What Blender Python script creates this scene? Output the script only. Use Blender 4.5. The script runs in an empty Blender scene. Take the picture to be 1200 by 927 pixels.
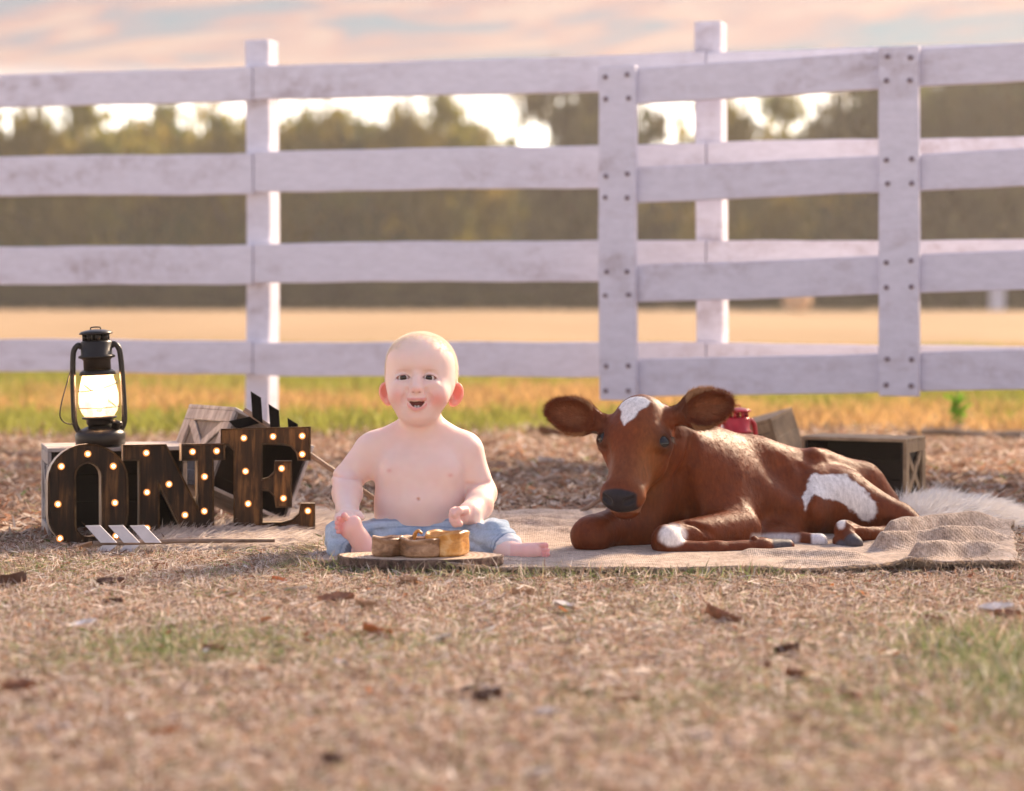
import bpy, bmesh, math, random
import numpy as np
from mathutils import Vector, Matrix

random.seed(7)
rng = np.random.default_rng(11)
scene = bpy.context.scene
COL = scene.collection

# ------------------------------------------------------------------ camera
F, H, HY = 2833.0, 0.56, 345.0        # focal length in photo pixels, eye height, horizon row
cam = bpy.data.cameras.new('camera')
cam.sensor_width = 36.0
cam.lens = 85.0
cam.shift_y = -(463.5 - HY) / 1200.0
cam.clip_start = 0.1
cam.clip_end = 3000
cam.dof.use_dof = True
cam.dof.focus_distance = 5.16
cam.dof.aperture_fstop = 3.0
cam.dof.aperture_blades = 0
camo = bpy.data.objects.new('camera', cam)
camo.location = (0, 0, H)
camo.rotation_euler = (math.radians(90), 0, 0)
COL.objects.link(camo)
scene.camera = camo

# ------------------------------------------------------------------ sky and sun
SUN_EL, SUN_AZ = math.radians(30), math.radians(38)   # azimuth from +Y towards +X
world = bpy.data.worlds.new('World')
scene.world = world
world.use_nodes = True
nt = world.node_tree
nt.nodes.clear()
N = nt.nodes.new
out = N('ShaderNodeOutputWorld')
bg = N('ShaderNodeBackground')
sky = N('ShaderNodeTexSky')
sky.sky_type = 'NISHITA'
sky.sun_disc = False
sky.sun_elevation = SUN_EL
sky.sun_rotation = SUN_AZ
sky.altitude = 50
sky.air_density = 1.0
sky.dust_density = 2.0
tc = N('ShaderNodeTexCoord')
sep = N('ShaderNodeSeparateXYZ')
nt.links.new(tc.outputs['Generated'], sep.inputs[0])
mp = N('ShaderNodeMapping')
mp.inputs['Scale'].default_value = (4.6, 4.6, 46.0)
mp.inputs['Location'].default_value = (0.7, 0.2, 0.0)
mp0 = N('ShaderNodeMapping'); mp0.inputs['Rotation'].default_value = (0.0, 0.10, 0.0)
nt.links.new(tc.outputs['Generated'], mp0.inputs[0])
nt.links.new(mp0.outputs[0], mp.inputs[0])
nz = N('ShaderNodeTexNoise')
nz.inputs['Scale'].default_value = 2.1
nz.inputs['Detail'].default_value = 6
nz.inputs['Roughness'].default_value = 0.55
nz.inputs['Distortion'].default_value = 1.3
nt.links.new(mp.outputs[0], nz.inputs[0])
rp = N('ShaderNodeValToRGB')
el = rp.color_ramp.elements
el[0].position = 0.34; el[0].color = (0.40, 0.53, 0.62, 1)
el[1].position = 0.68; el[1].color = (1.10, 0.62, 0.48, 1)
e = el.new(0.43); e.color = (0.60, 0.52, 0.57, 1)
e = el.new(0.51); e.color = (0.95, 0.55, 0.48, 1)
e = el.new(0.59); e.color = (1.05, 0.74, 0.62, 1)
nt.links.new(nz.outputs['Fac'], rp.inputs[0])
# scale of the sky light
sk = N('ShaderNodeMix'); sk.data_type = 'RGBA'; sk.blend_type = 'MULTIPLY'
sk.inputs[0].default_value = 1.0
nt.links.new(sky.outputs[0], sk.inputs[6])
sk.inputs[7].default_value = (1.0, 1.0, 1.0, 1)
cl = N('ShaderNodeMix'); cl.data_type = 'RGBA'; cl.blend_type = 'MULTIPLY'
cl.inputs[0].default_value = 1.0
nt.links.new(rp.outputs[0], cl.inputs[6])
CLOUD = 1.65
cl.inputs[7].default_value = (CLOUD, CLOUD, CLOUD, 1)
# pale bright air along the horizon, cloud deck above it
mr = N('ShaderNodeMapRange'); mr.interpolation_type = 'SMOOTHSTEP'
mr.inputs['From Min'].default_value = 0.062
mr.inputs['From Max'].default_value = 0.096
nt.links.new(sep.outputs['Z'], mr.inputs['Value'])
low = N('ShaderNodeMix'); low.data_type = 'RGBA'; low.blend_type = 'MIX'
low.inputs[0].default_value = 0.75
nt.links.new(sk.outputs[2], low.inputs[6])
low.inputs[7].default_value = (10.5, 9.6, 8.6, 1)
hi_ = N('ShaderNodeMix'); hi_.data_type = 'RGBA'
cov = N('ShaderNodeMapRange'); cov.interpolation_type = 'SMOOTHSTEP'        # cloud cover thins overhead
cov.inputs['From Min'].default_value = 0.12; cov.inputs['From Max'].default_value = 0.6
cov.inputs['To Min'].default_value = 0.96; cov.inputs['To Max'].default_value = 0.35
nt.links.new(sep.outputs['Z'], cov.inputs['Value'])
nt.links.new(cov.outputs[0], hi_.inputs[0])
nt.links.new(sk.outputs[2], hi_.inputs[6])
nt.links.new(cl.outputs[2], hi_.inputs[7])
mx = N('ShaderNodeMix'); mx.data_type = 'RGBA'
nt.links.new(mr.outputs[0], mx.inputs[0])
nt.links.new(low.outputs[2], mx.inputs[6])
nt.links.new(hi_.outputs[2], mx.inputs[7])
nt.links.new(mx.outputs[2], bg.inputs['Color'])
bg.inputs['Strength'].default_value = 0.12
nt.links.new(bg.outputs[0], out.inputs[0])

sun = bpy.data.lights.new('sun', 'SUN')
sun.energy = 2.8
sun.angle = math.radians(9)
sun.color = (1.0, 0.75, 0.51)
suno = bpy.data.objects.new('sun', sun)
sd = Vector((math.sin(SUN_AZ) * math.cos(SUN_EL), math.cos(SUN_AZ) * math.cos(SUN_EL), math.sin(SUN_EL)))
suno.rotation_euler = (-sd).to_track_quat('-Z', 'Y').to_euler()
suno.location = sd * 50
COL.objects.link(suno)

vs = scene.view_settings
vs.view_transform = 'Standard'
vs.look = 'None'
vs.gamma = 1.0
vs.use_curve_mapping = False
vs.exposure = 1.85
scene.cycles.max_bounces = 8
scene.cycles.transparent_max_bounces = 12
scene.cycles.sample_clamp_indirect = 6.0

# ------------------------------------------------------------------ helpers
def P(px, py, Y):
    return Vector(((px - 600.0) * Y / F, Y, H - (py - HY) * Y / F))

def A(px, py, Y):
    return np.array(P(px, py, Y))

def rnd(a, b): return random.uniform(a, b)

def tagit(o, label, cat, group=None, kind=None):
    if label: o['label'] = label
    if cat: o['category'] = cat
    if group: o['group'] = group
    if kind: o['kind'] = kind
    return o

def thing(name, label, cat, loc=(0, 0, 0), rot=(0, 0, 0), group=None):
    o = bpy.data.objects.new(name, None)
    o.empty_display_size = 0.05
    o.location = loc
    o.rotation_euler = rot
    COL.objects.link(o)
    return tagit(o, label, cat, group)

def link(name, me, mat=None, parent=None, loc=None, world_verts=False):
    if mat is not None:
        for m in (mat if isinstance(mat, (list, tuple)) else [mat]):
            me.materials.append(m)
    o = bpy.data.objects.new(name, me)
    COL.objects.link(o)
    if parent is not None:
        o.parent = parent
        if world_verts:
            t = parent
            off = Vector((0, 0, 0))
            while t is not None:
                off += t.location; t = t.parent
            me.transform(Matrix.Translation(-off))
    if loc is not None:
        o.location = loc
    return o

def bm_mesh(bm, name='mesh', smooth=False):
    me = bpy.data.meshes.new(name)
    bm.normal_update()
    bm.to_mesh(me); bm.free()
    if smooth:
        me.polygons.foreach_set('use_smooth', [True] * len(me.polygons))
    return me

def np_mesh(name, V, faces, smooth=True):
    """V (n,3), faces (m,k) all of the same length k"""
    V = np.asarray(V, np.float32); faces = np.asarray(faces, np.int32)
    me = bpy.data.meshes.new(name)
    me.vertices.add(len(V))
    me.vertices.foreach_set('co', V.ravel())
    k = faces.shape[1]; m = len(faces)
    me.loops.add(m * k)
    me.loops.foreach_set('vertex_index', faces.ravel())
    me.polygons.add(m)
    me.polygons.foreach_set('loop_start', np.arange(m, dtype=np.int32) * k)
    me.polygons.foreach_set('loop_total', np.full(m, k, np.int32))
    me.polygons.foreach_set('use_smooth', np.full(m, smooth))
    me.update(calc_edges=True)
    me.validate()
    return me

def set_col(me, C, name='Col'):
    a = me.color_attributes.new(name, 'FLOAT_COLOR', 'POINT')
    C = np.asarray(C, np.float32)
    if C.shape[1] == 3:
        C = np.concatenate([C, np.ones((len(C), 1), np.float32)], 1)
    a.data.foreach_set('color', C.ravel())

def box_bm(sx, sy, sz, bev=0.0, seg=1, cuts=0, axis=0):
    bm = bmesh.new()
    bmesh.ops.create_cube(bm, size=1.0)
    bmesh.ops.scale(bm, vec=(sx, sy, sz), verts=bm.verts)
    if bev > 0:
        bmesh.ops.bevel(bm, geom=list(bm.edges), offset=bev, segments=seg, affect='EDGES')
    return bm

def board_between(p0, p1, height, thick, bev=0.003, segs=10, warp=0.003, up=Vector((0, 0, 1))):
    """a plank from p0 to p1 (centre line), worn edges and a slight warp, as a mesh in world coordinates"""
    p0, p1 = Vector(p0), Vector(p1)
    L = (p1 - p0).length
    bm = box_bm(L, thick, height, bev)
    for i in range(1, segs):
        x = -L / 2 + L * i / segs
        bmesh.ops.bisect_plane(bm, geom=list(bm.verts) + list(bm.edges) + list(bm.faces), plane_co=(x, 0, 0), plane_no=(1, 0, 0))
    ph = [rnd(0, 6.28) for _ in range(5)]
    for v in bm.verts:
        t = v.co.x
        v.co.z += warp * (math.sin(t * 2.1 + ph[0]) + 0.5 * math.sin(t * 7.3 + ph[1]) + (0.35 * math.sin(t * 19 + ph[2] + (2 if v.co.z > 0 else 0))))
        v.co.y += warp * 0.8 * math.sin(t * 2.7 + ph[3])
    d = (p1 - p0).normalized()
    yv = up.cross(d).normalized()
    zv = d.cross(yv).normalized()
    M = Matrix((d, yv, zv)).transposed().to_4x4()
    M.translation = (p0 + p1) / 2
    bm.transform(M)
    return bm_mesh(bm, 'board')

def lathe_bm(prof, n=32, ang=(0, 2 * math.pi)):
    bm = bmesh.new()
    rings = []
    for r, z in prof:
        rings.append([bm.verts.new((r * math.cos(2 * math.pi * i / n), r * math.sin(2 * math.pi * i / n), z)) for i in range(n)])
    for a, b in zip(rings, rings[1:]):
        for i in range(n):
            j = (i + 1) % n
            bm.faces.new((a[i], a[j], b[j], b[i]))
    if prof[0][0] > 1e-4:
        bm.faces.new(list(reversed(rings[0])))
    if prof[-1][0] > 1e-4:
        bm.faces.new(rings[-1])
    bmesh.ops.remove_doubles(bm, verts=bm.verts, dist=1e-5)
    return bm

def tube_bm(pts, rad, n=10, bm=None, cap=True):
    bm = bm or bmesh.new()
    pts = [Vector(p) for p in pts]
    rads = rad if isinstance(rad, (list, tuple)) else [rad] * len(pts)
    prev = None; rings = []
    nrm = None
    for i, p in enumerate(pts):
        t = (pts[min(i + 1, len(pts) - 1)] - pts[max(i - 1, 0)]).normalized()
        if nrm is None:
            nrm = t.orthogonal().normalized()
        nrm = (nrm - t * nrm.dot(t)).normalized()
        b = t.cross(nrm)
        rings.append([bm.verts.new(p + (nrm * math.cos(2 * math.pi * k / n) + b * math.sin(2 * math.pi * k / n)) * rads[i]) for k in range(n)])
    for a, c in zip(rings, rings[1:]):
        for k in range(n):
            j = (k + 1) % n
            bm.faces.new((a[k], a[j], c[j], c[k]))
    if cap:
        bm.faces.new(list(reversed(rings[0]))); bm.faces.new(rings[-1])
    return bm

def spline(pts, n=8):
    """Catmull-Rom through points"""
    pts = [Vector(p) for p in pts]
    q = [pts[0] * 2 - pts[1]] + pts + [pts[-1] * 2 - pts[-2]]
    o = []
    for i in range(1, len(q) - 2):
        for k in range(n):
            t = k / n
            a, b, c, d = q[i - 1], q[i], q[i + 1], q[i + 2]
            o.append(0.5 * ((2 * b) + (c - a) * t + (2 * a - 5 * b + 4 * c - d) * t * t + (3 * b - a - 3 * c + d) * t ** 3))
    o.append(pts[-1])
    return o

# value noise in numpy -------------------------------------------------
_perm = rng.permutation(4096)
_vals = rng.random(4096).astype(np.float32)
def vnoise(Pn, scale=1.0, seed=0):
    Q = np.asarray(Pn, np.float64) * scale + seed * 17.13 + 1000.0
    I = np.floor(Q).astype(np.int64); Fr = (Q - I); Fr = Fr * Fr * (3 - 2 * Fr)
    def hsh(i, j, k):
        return _vals[_perm[(_perm[(_perm[i & 4095] + j) & 4095] + k) & 4095]]
    r = 0
    for a in (0, 1):
        for b in (0, 1):
            for c in (0, 1):
                w = (Fr[:, 0] if a else 1 - Fr[:, 0]) * (Fr[:, 1] if b else 1 - Fr[:, 1]) * (Fr[:, 2] if c else 1 - Fr[:, 2])
                r = r + w * hsh(I[:, 0] + a, I[:, 1] + b, I[:, 2] + c)
    return r
def fbm(Pn, scale=1.0, seed=0, octv=3):
    r = 0; a = 0.5; t = 0
    for o in range(octv):
        r = r + a * vnoise(Pn, scale * 2 ** o, seed + o); t += a; a *= 0.5
    return r / t
def sstep(a, b, x):
    t = np.clip((x - a) / (b - a), 0, 1); return t * t * (3 - 2 * t)

# materials --------------------------------------------------------------
class NT:
    def __init__(s, name):
        s.m = bpy.data.materials.new(name); s.m.use_nodes = True
        s.t = s.m.node_tree; s.t.nodes.clear()
        s.out = s.n('ShaderNodeOutputMaterial')
        s.b = s.n('ShaderNodeBsdfPrincipled')
        s.l(s.b.outputs[0], s.out.inputs[0])
    def n(s, ty, **kw):
        nd = s.t.nodes.new(ty)
        for k, v in kw.items(): setattr(nd, k, v)
        return nd
    def l(s, a, b): s.t.links.new(a, b)
    def coord(s, scale=(1, 1, 1), kind='Object', loc=(0, 0, 0), rot=(0, 0, 0)):
        t = s.n('ShaderNodeTexCoord'); m = s.n('ShaderNodeMapping')
        m.inputs['Scale'].default_value = scale
        m.inputs['Location'].default_value = loc
        m.inputs['Rotation'].default_value = rot
        s.l(t.outputs[kind], m.inputs[0]); return m.outputs[0]
    def pos(s, scale=(1, 1, 1)):
        g = s.n('ShaderNodeNewGeometry'); m = s.n('ShaderNodeMapping')
        m.inputs['Scale'].default_value = scale
        s.l(g.outputs['Position'], m.inputs[0]); return m.outputs[0]
    def noise(s, vec, scale, detail=4, rough=0.55, dist=0.0):
        n = s.n('ShaderNodeTexNoise')
        n.inputs['Scale'].default_value = scale; n.inputs['Detail'].default_value = detail
        n.inputs['Roughness'].default_value = rough; n.inputs['Distortion'].default_value = dist
        s.l(vec, n.inputs['Vector']); return n.outputs['Fac']
    def ramp(s, fac, stops):
        r = s.n('ShaderNodeValToRGB'); e = r.color_ramp.elements
        e[0].position, e[0].color = stops[0][0], (*stops[0][1], 1)
        e[1].position, e[1].color = stops[-1][0], (*stops[-1][1], 1)
        for p, c in stops[1:-1]:
            x = e.new(p); x.color = (*c, 1)
        s.l(fac, r.inputs[0]); return r.outputs[0]
    def mix(s, fac, a, b, mode='MIX'):
        m = s.n('ShaderNodeMix', data_type='RGBA', blend_type=mode)
        for i, v in ((0, fac), (6, a), (7, b)):
            if isinstance(v, (int, float)): m.inputs[i].default_value = v
            elif isinstance(v, tuple): m.inputs[i].default_value = (*v, 1)
            else: s.l(v, m.inputs[i])
        return m.outputs[2]
    def bump(s, h, strength=0.3, dist=0.01):
        b = s.n('ShaderNodeBump'); b.inputs['Strength'].default_value = strength
        b.inputs['Distance'].default_value = dist
        s.l(h, b.inputs['Height']); s.l(b.outputs[0], s.b.inputs['Normal'])
        return b
    def set(s, **kw):
        names = {'col': 'Base Color', 'rough': 'Roughness', 'metal': 'Metallic', 'spec': 'Specular IOR Level', 'sss': 'Subsurface Weight',
                 'sssr': 'Subsurface Radius', 'ssss': 'Subsurface Scale', 'trans': 'Transmission Weight', 'ior': 'IOR', 'sheen': 'Sheen Weight',
                 'emis': 'Emission Color', 'emst': 'Emission Strength', 'coat': 'Coat Weight', 'alpha': 'Alpha'}
        for k, v in kw.items():
            i = s.b.inputs[names[k]]
            if hasattr(v, 'is_linked') or isinstance(v, bpy.types.NodeSocket): s.l(v, i)
            elif isinstance(v, tuple) and len(v) == 3 and i.type == 'RGBA': i.default_value = (*v, 1)
            else: i.default_value = v
        return s
    def attr(s, name='Col'):
        a = s.n('ShaderNodeAttribute'); a.attribute_name = name; return a.outputs['Color']

def simple(name, col, rough=0.6, metal=0.0, nscale=25, var=0.25, bump=0.1, spec=0.5):
    t = NT(name)
    v = t.coord()
    f = t.noise(v, nscale, 5)
    c0 = tuple(x * (1 - var) for x in col); c1 = tuple(min(1, x * (1 + var)) for x in col)
    t.set(col=t.ramp(f, [(0.3, c0), (0.7, c1)]), rough=rough, metal=metal, spec=spec)
    if bump: t.bump(t.noise(v, nscale * 3, 4), bump, 0.004)
    return t.m

def leafmat(name, attr=True, col=(0.1, 0.1, 0.03), trans=0.45):
    """thin foliage: diffuse plus light coming through"""
    t = NT(name)
    c = t.attr() if attr else None
    t.t.nodes.remove(t.b)
    d = t.n('ShaderNodeBsdfDiffuse'); tr = t.n('ShaderNodeBsdfTranslucent'); g = t.n('ShaderNodeBsdfGlossy')
    g.inputs['Roughness'].default_value = 0.45
    m = t.n('ShaderNodeMixShader'); m.inputs[0].default_value = trans
    m2 = t.n('ShaderNodeMixShader'); m2.inputs[0].default_value = 0.015
    if c is not None:
        t.l(c, d.inputs[0]); t.l(c, tr.inputs[0])
    else:
        d.inputs[0].default_value = (*col, 1); tr.inputs[0].default_value = (*col, 1)
    t.l(d.outputs[0], m.inputs[1]); t.l(tr.outputs[0], m.inputs[2])
    t.l(m.outputs[0], m2.inputs[1]); t.l(g.outputs[0], m2.inputs[2])
    t.l(m2.outputs[0], t.out.inputs[0])
    return t.m

# signed-distance sculpting -------------------------------------------------
class Sculpt:
    """smoothly blended rounded cones and ellipsoids, meshed by surface nets"""
    def __init__(s): s.ops = []; s.disp = None
    def cone(s, a, b, ra, rb, k=0.02, mode='u'):
        a, b = np.array(a, np.float32), np.array(b, np.float32)
        r = max(ra, rb)
        lo, hi = np.minimum(a, b) - r, np.maximum(a, b) + r
        ba = b - a; bb = float(ba @ ba) + 1e-12
        def f(p):
            pa = p - a
            t = np.clip(pa @ ba / bb, 0, 1)
            return np.linalg.norm(pa - t[:, None] * ba, axis=1) - (ra + (rb - ra) * t)
        s.ops.append((f, lo, hi, mode, k)); return s
    def ell(s, c, rad, R=None, k=0.02, mode='u'):
        c = np.array(c, np.float32); rad = np.array(rad, np.float32)
        R = np.eye(3, dtype=np.float32) if R is None else np.array(R, np.float32)   # rows = local axes
        ext = np.sqrt(((R * rad[:, None]) ** 2).sum(0))
        def f(p):
            q = (p - c) @ R.T
            k0 = np.linalg.norm(q / rad, axis=1); k1 = np.linalg.norm(q / (rad * rad), axis=1) + 1e-9
            return k0 * (k0 - 1.0) / k1
        s.ops.append((f, c - ext, c + ext, mode, k)); return s
    def ball(s, c, r, k=0.02, mode='u'): return s.cone(c, np.array(c) + 1e-4, r, r, k, mode)
    def chain(s, pts, rads, k=0.01, mode='u'):
        for i in range(len(pts) - 1): s.cone(pts[i], pts[i + 1], rads[i], rads[i + 1], k, mode)
        return s
    def __call__(s, p):
        p = np.asarray(p, np.float32)
        d = np.full(len(p), 0.5, np.float32)
        x, y, z = np.ascontiguousarray(p[:, 0]), np.ascontiguousarray(p[:, 1]), np.ascontiguousarray(p[:, 2])
        for f, lo, hi, mode, k in s.ops:
            m = k + 0.032
            idx = np.nonzero((x > lo[0] - m) & (x < hi[0] + m) & (y > lo[1] - m) & (y < hi[1] + m) & (z > lo[2] - m) & (z < hi[2] + m))[0]
            if not len(idx): continue
            b = f(p[idx]); a = d[idx]
            if mode == 'u':
                h = np.maximum(k - np.abs(a - b), 0) / k
                d[idx] = np.minimum(a, b) - h * h * k * 0.25
            else:
                b = -b
                h = np.maximum(k - np.abs(a - b), 0) / k
                d[idx] = np.maximum(a, b) + h * h * k * 0.25
        if s.disp is not None: d = d + s.disp(p).astype(np.float32)
        return d
    def grad(s, p, e=0.0008):
        g = np.stack([s(p + np.eye(3, dtype=np.float32)[i] * e) - s(p - np.eye(3, dtype=np.float32)[i] * e) for i in range(3)], 1)
        return g / (np.linalg.norm(g, axis=1, keepdims=True) + 1e-9)
    def hit(s, px, py, y0=4.6, y1=5.6, n=400):
        """depth at which the line of sight through a photo pixel meets the surface"""
        ys = np.linspace(y0, y1, n)
        q = np.stack([(px - 600) * ys / F, ys, H - (py - HY) * ys / F], 1)
        d = s(q); i = np.nonzero(d < 0)[0]
        return float(ys[i[0]]) if len(i) else None
    def mesh(s, h):
        uops = [o for o in s.ops if o[3] == 'u']
        lo = np.min([o[1] for o in uops], 0) - 5 * h - 0.004; hi = np.max([o[2] for o in uops], 0) + 5 * h + 0.004
        B = 4
        nb = np.ceil((hi - lo) / (B * h)).astype(int)
        g = np.stack(np.meshgrid(*[np.arange(n) for n in nb], indexing='ij'), -1).reshape(-1, 3)
        dc = s(lo + (g + 0.5) * B * h - 0.5 * h).reshape(nb)
        act = np.abs(dc) < B * h * 1.7
        D = np.empty((nb[0], B, nb[1], B, nb[2], B), np.float32)
        D[:] = np.where(dc < 0, -1.0, 1.0)[:, None, :, None, :, None]
        ai = np.stack(np.nonzero(act), 1)
        off = np.stack(np.meshgrid(*[np.arange(B)] * 3, indexing='ij'), -1).reshape(1, -1, 3)
        val = np.empty((len(ai), 64), np.float32)
        for c0 in range(0, len(ai), 8000):
            q = (ai[c0:c0 + 8000, None, :] * B + off).reshape(-1, 3) * h + lo
            val[c0:c0 + 8000] = s(q).reshape(-1, 64)
        D[ai[:, 0], :, ai[:, 1], :, ai[:, 2], :] = val.reshape(-1, B, B, B)
        D = D.reshape(nb * B)
        S = D < 0
        cnt = np.zeros(np.array(D.shape) - 1, np.int8)
        sl = lambda o, n: slice(o, n - 1 + o)
        for a in (0, 1):
            for b in (0, 1):
                for c in (0, 1):
                    cnt += S[sl(a, D.shape[0]), sl(b, D.shape[1]), sl(c, D.shape[2])]
        ci = np.argwhere((cnt > 0) & (cnt < 8))
        cor = np.array([(a, b, c) for a in (0, 1) for b in (0, 1) for c in (0, 1)])
        cv = np.stack([D[ci[:, 0] + a, ci[:, 1] + b, ci[:, 2] + c] for a, b, c in cor], 1)
        acc = np.zeros((len(ci), 3)); w = np.zeros(len(ci))
        for i in range(8):
            for j in range(i + 1, 8):
                if np.abs(cor[i] - cor[j]).sum() != 1: continue
                m = (cv[:, i] < 0) != (cv[:, j] < 0)
                t = cv[m, i] / (cv[m, i] - cv[m, j])
                acc[m] += cor[i] + t[:, None] * (cor[j] - cor[i]); w[m] += 1
        V = (lo + (ci + acc / w[:, None]) * h).astype(np.float32)
        vid = np.full(cnt.shape, -1, np.int32)
        vid[ci[:, 0], ci[:, 1], ci[:, 2]] = np.arange(len(ci))
        quads = []
        for ax in range(3):
            u, v = (ax + 1) % 3, (ax + 2) % 3
            s0 = [slice(1, n - 1) for n in D.shape]; s1 = list(s0)
            s0[ax] = slice(1, D.shape[ax] - 2); s1[ax] = slice(2, D.shape[ax] - 1)
            ed = np.argwhere(S[tuple(s0)] != S[tuple(s1)]) + 1
            inside = S[ed[:, 0], ed[:, 1], ed[:, 2]]
            eu = np.zeros(3, int); eu[u] = 1; ev = np.zeros(3, int); ev[v] = 1
            cs = [ed - eu - ev, ed - ev, ed, ed - eu]
            q = np.stack([vid[c[:, 0], c[:, 1], c[:, 2]] for c in cs], 1)
            q[~inside] = q[~inside][:, ::-1]
            quads.append(q)
        Q = np.concatenate(quads); Q = Q[(Q >= 0).all(1)]
        for _ in range(2):
            d = s(V); V = V - s.grad(V) * np.clip(d, -h, h)[:, None]
        return V, Q

def strands(base, direc, length, width, cols, bend=None, seg=1, side=None, tipw=0.15):
    """thin tapering blades: returns a mesh; seg=1 one triangle each, seg=2 quad+tri (as 3 tris)"""
    n = len(base)
    base = np.asarray(base, np.float32); direc = np.asarray(direc, np.float32)
    if side is None:
        r = rng.normal(size=(n, 3)).astype(np.float32)
        side = np.cross(direc, r)
    side = side / (np.linalg.norm(side, axis=1, keepdims=True) + 1e-9)
    L = np.asarray(length, np.float32).reshape(-1, 1); W = np.asarray(width, np.float32).reshape(-1, 1)
    bend = np.zeros_like(base) if bend is None else np.asarray(bend, np.float32)
    a = base - side * W / 2; b = base + side * W / 2
    if seg == 1:
        V = np.stack([a, b, base + direc * L + bend * L], 1).reshape(-1, 3)
        T = np.arange(n * 3).reshape(-1, 3)
        me = np_mesh('strands', V, T, True)
        rep = 3
    else:
        mid = base + direc * L * 0.55 + bend * L * 0.25
        tip = base + direc * L * 0.95 + bend * L
        V = np.stack([a, b, mid - side * W * 0.4, mid + side * W * 0.4, tip], 1).reshape(-1, 3)
        o = np.arange(n)[:, None] * 5
        T = np.concatenate([o + [0, 1, 3], o + [0, 3, 2], o + [2, 3, 4]])
        me = np_mesh('strands', V, T, True)
        rep = 5
    set_col(me, np.repeat(np.asarray(cols, np.float32), rep, 0))
    return me

def sample_quads(V, Q, n, mask=None, rg=rng):
    Qm = Q if mask is None else Q[mask[Q].all(1)]
    area = np.linalg.norm(np.cross(V[Qm[:, 2]] - V[Qm[:, 0]], V[Qm[:, 3]] - V[Qm[:, 1]]), axis=1)
    i = rg.choice(len(Qm), n, p=area / area.sum())
    u, v = rg.random((n, 1)), rg.random((n, 1))
    q = Qm[i]
    return (V[q[:, 0]] * (1 - u) + V[q[:, 1]] * u) * (1 - v) + (V[q[:, 3]] * (1 - u) + V[q[:, 2]] * u) * v
# ================================================================== SETTING
# woven mat outline (used for placing things and for keeping grass off it)
def mat_front(x): return np.interp(x, [-0.44, -0.2, 0.1, 0.55, 1.05], [4.92, 4.80, 4.73, 4.76, 4.86])
MAT_BACK = 6.06
def mat_lr(y):
    t = np.clip((np.asarray(y) - 4.75) / 1.3, 0, 1)
    return -0.44 + 0.05 * t, 1.02 + 0.22 * t
def in_mat(x, y, m=0.0):
    l, r = mat_lr(y)
    return (y > mat_front(x) + m) & (y < MAT_BACK - m) & (x > l + m) & (x < r - m)

# ------------------------------------------------------------------ ground
t = NT('ground_soil')
g = t.n('ShaderNodeNewGeometry'); sp = t.n('ShaderNodeSeparateXYZ'); t.l(g.outputs['Position'], sp.inputs[0])
pos = t.pos()
nA = t.noise(pos, 1.3, 5, 0.6); nB = t.noise(pos, 14, 6, 0.65); nC = t.noise(pos, 70, 5, 0.7)
lawn = t.ramp(nB, [(0.3, (0.10, 0.066, 0.048)), (0.5, (0.27, 0.185, 0.14)), (0.72, (0.46, 0.35, 0.28))])
dirt = t.ramp(nB, [(0.3, (0.14, 0.08, 0.055)), (0.5, (0.28, 0.18, 0.125)), (0.72, (0.42, 0.30, 0.22))])
gold = t.ramp(t.noise(pos, 2.2, 5), [(0.3, (0.27, 0.21, 0.07)), (0.5, (0.36, 0.255, 0.10)), (0.7, (0.44, 0.31, 0.16))])
farc = t.ramp(t.noise(t.pos((0.25, 0.05, 1)), 1.0, 4), [(0.3, (0.33, 0.225, 0.125)), (0.7, (0.42, 0.29, 0.17))])
def yfac(a, b, amt):
    ad = t.n('ShaderNodeMath', operation='MULTIPLY_ADD'); t.l(nA, ad.inputs[0]); ad.inputs[1].default_value = amt; t.l(sp.outputs['Y'], ad.inputs[2])
    m = t.n('ShaderNodeMapRange', interpolation_type='SMOOTHSTEP'); m.inputs[1].default_value = a; m.inputs[2].default_value = b
    t.l(ad.outputs[0], m.inputs[0]); return m.outputs[0]
c = t.mix(yfac(5.4, 6.3, 0.9), lawn, dirt)
c = t.mix(yfac(9.6, 10.8, 1.6), c, gold)
c = t.mix(yfac(18, 34, 6.0), c, farc)
fine = t.ramp(nC, [(0.3, (0.75, 0.75, 0.75)), (0.7, (1.2, 1.2, 1.2))])
t.set(col=t.mix(1.0, c, fine, 'MULTIPLY'), rough=0.95, spec=0.1)
t.bump(nC, 0.6, 0.01)
GROUND = t.m
ys = np.concatenate([np.linspace(-6, 20, 53), np.geomspace(22, 1500, 40)])
xs = np.concatenate([-np.geomspace(900, 8, 14), np.linspace(-6, 6, 25), np.geomspace(8, 900, 14)])
gx, gy = np.meshgrid(xs, ys, indexing='ij')
gz = np.zeros_like(gx)
V = np.stack([gx, gy, gz], -1).reshape(-1, 3)
ny = len(ys); ii, jj = np.meshgrid(np.arange(len(xs) - 1), np.arange(ny - 1), indexing='ij')
q0 = (ii * ny + jj).ravel()
Q = np.stack([q0, q0 + ny, q0 + ny + 1, q0 + 1], 1)
o = link('ground', np_mesh('ground', V, Q), GROUND)
o['kind'] = 'structure'

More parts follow.
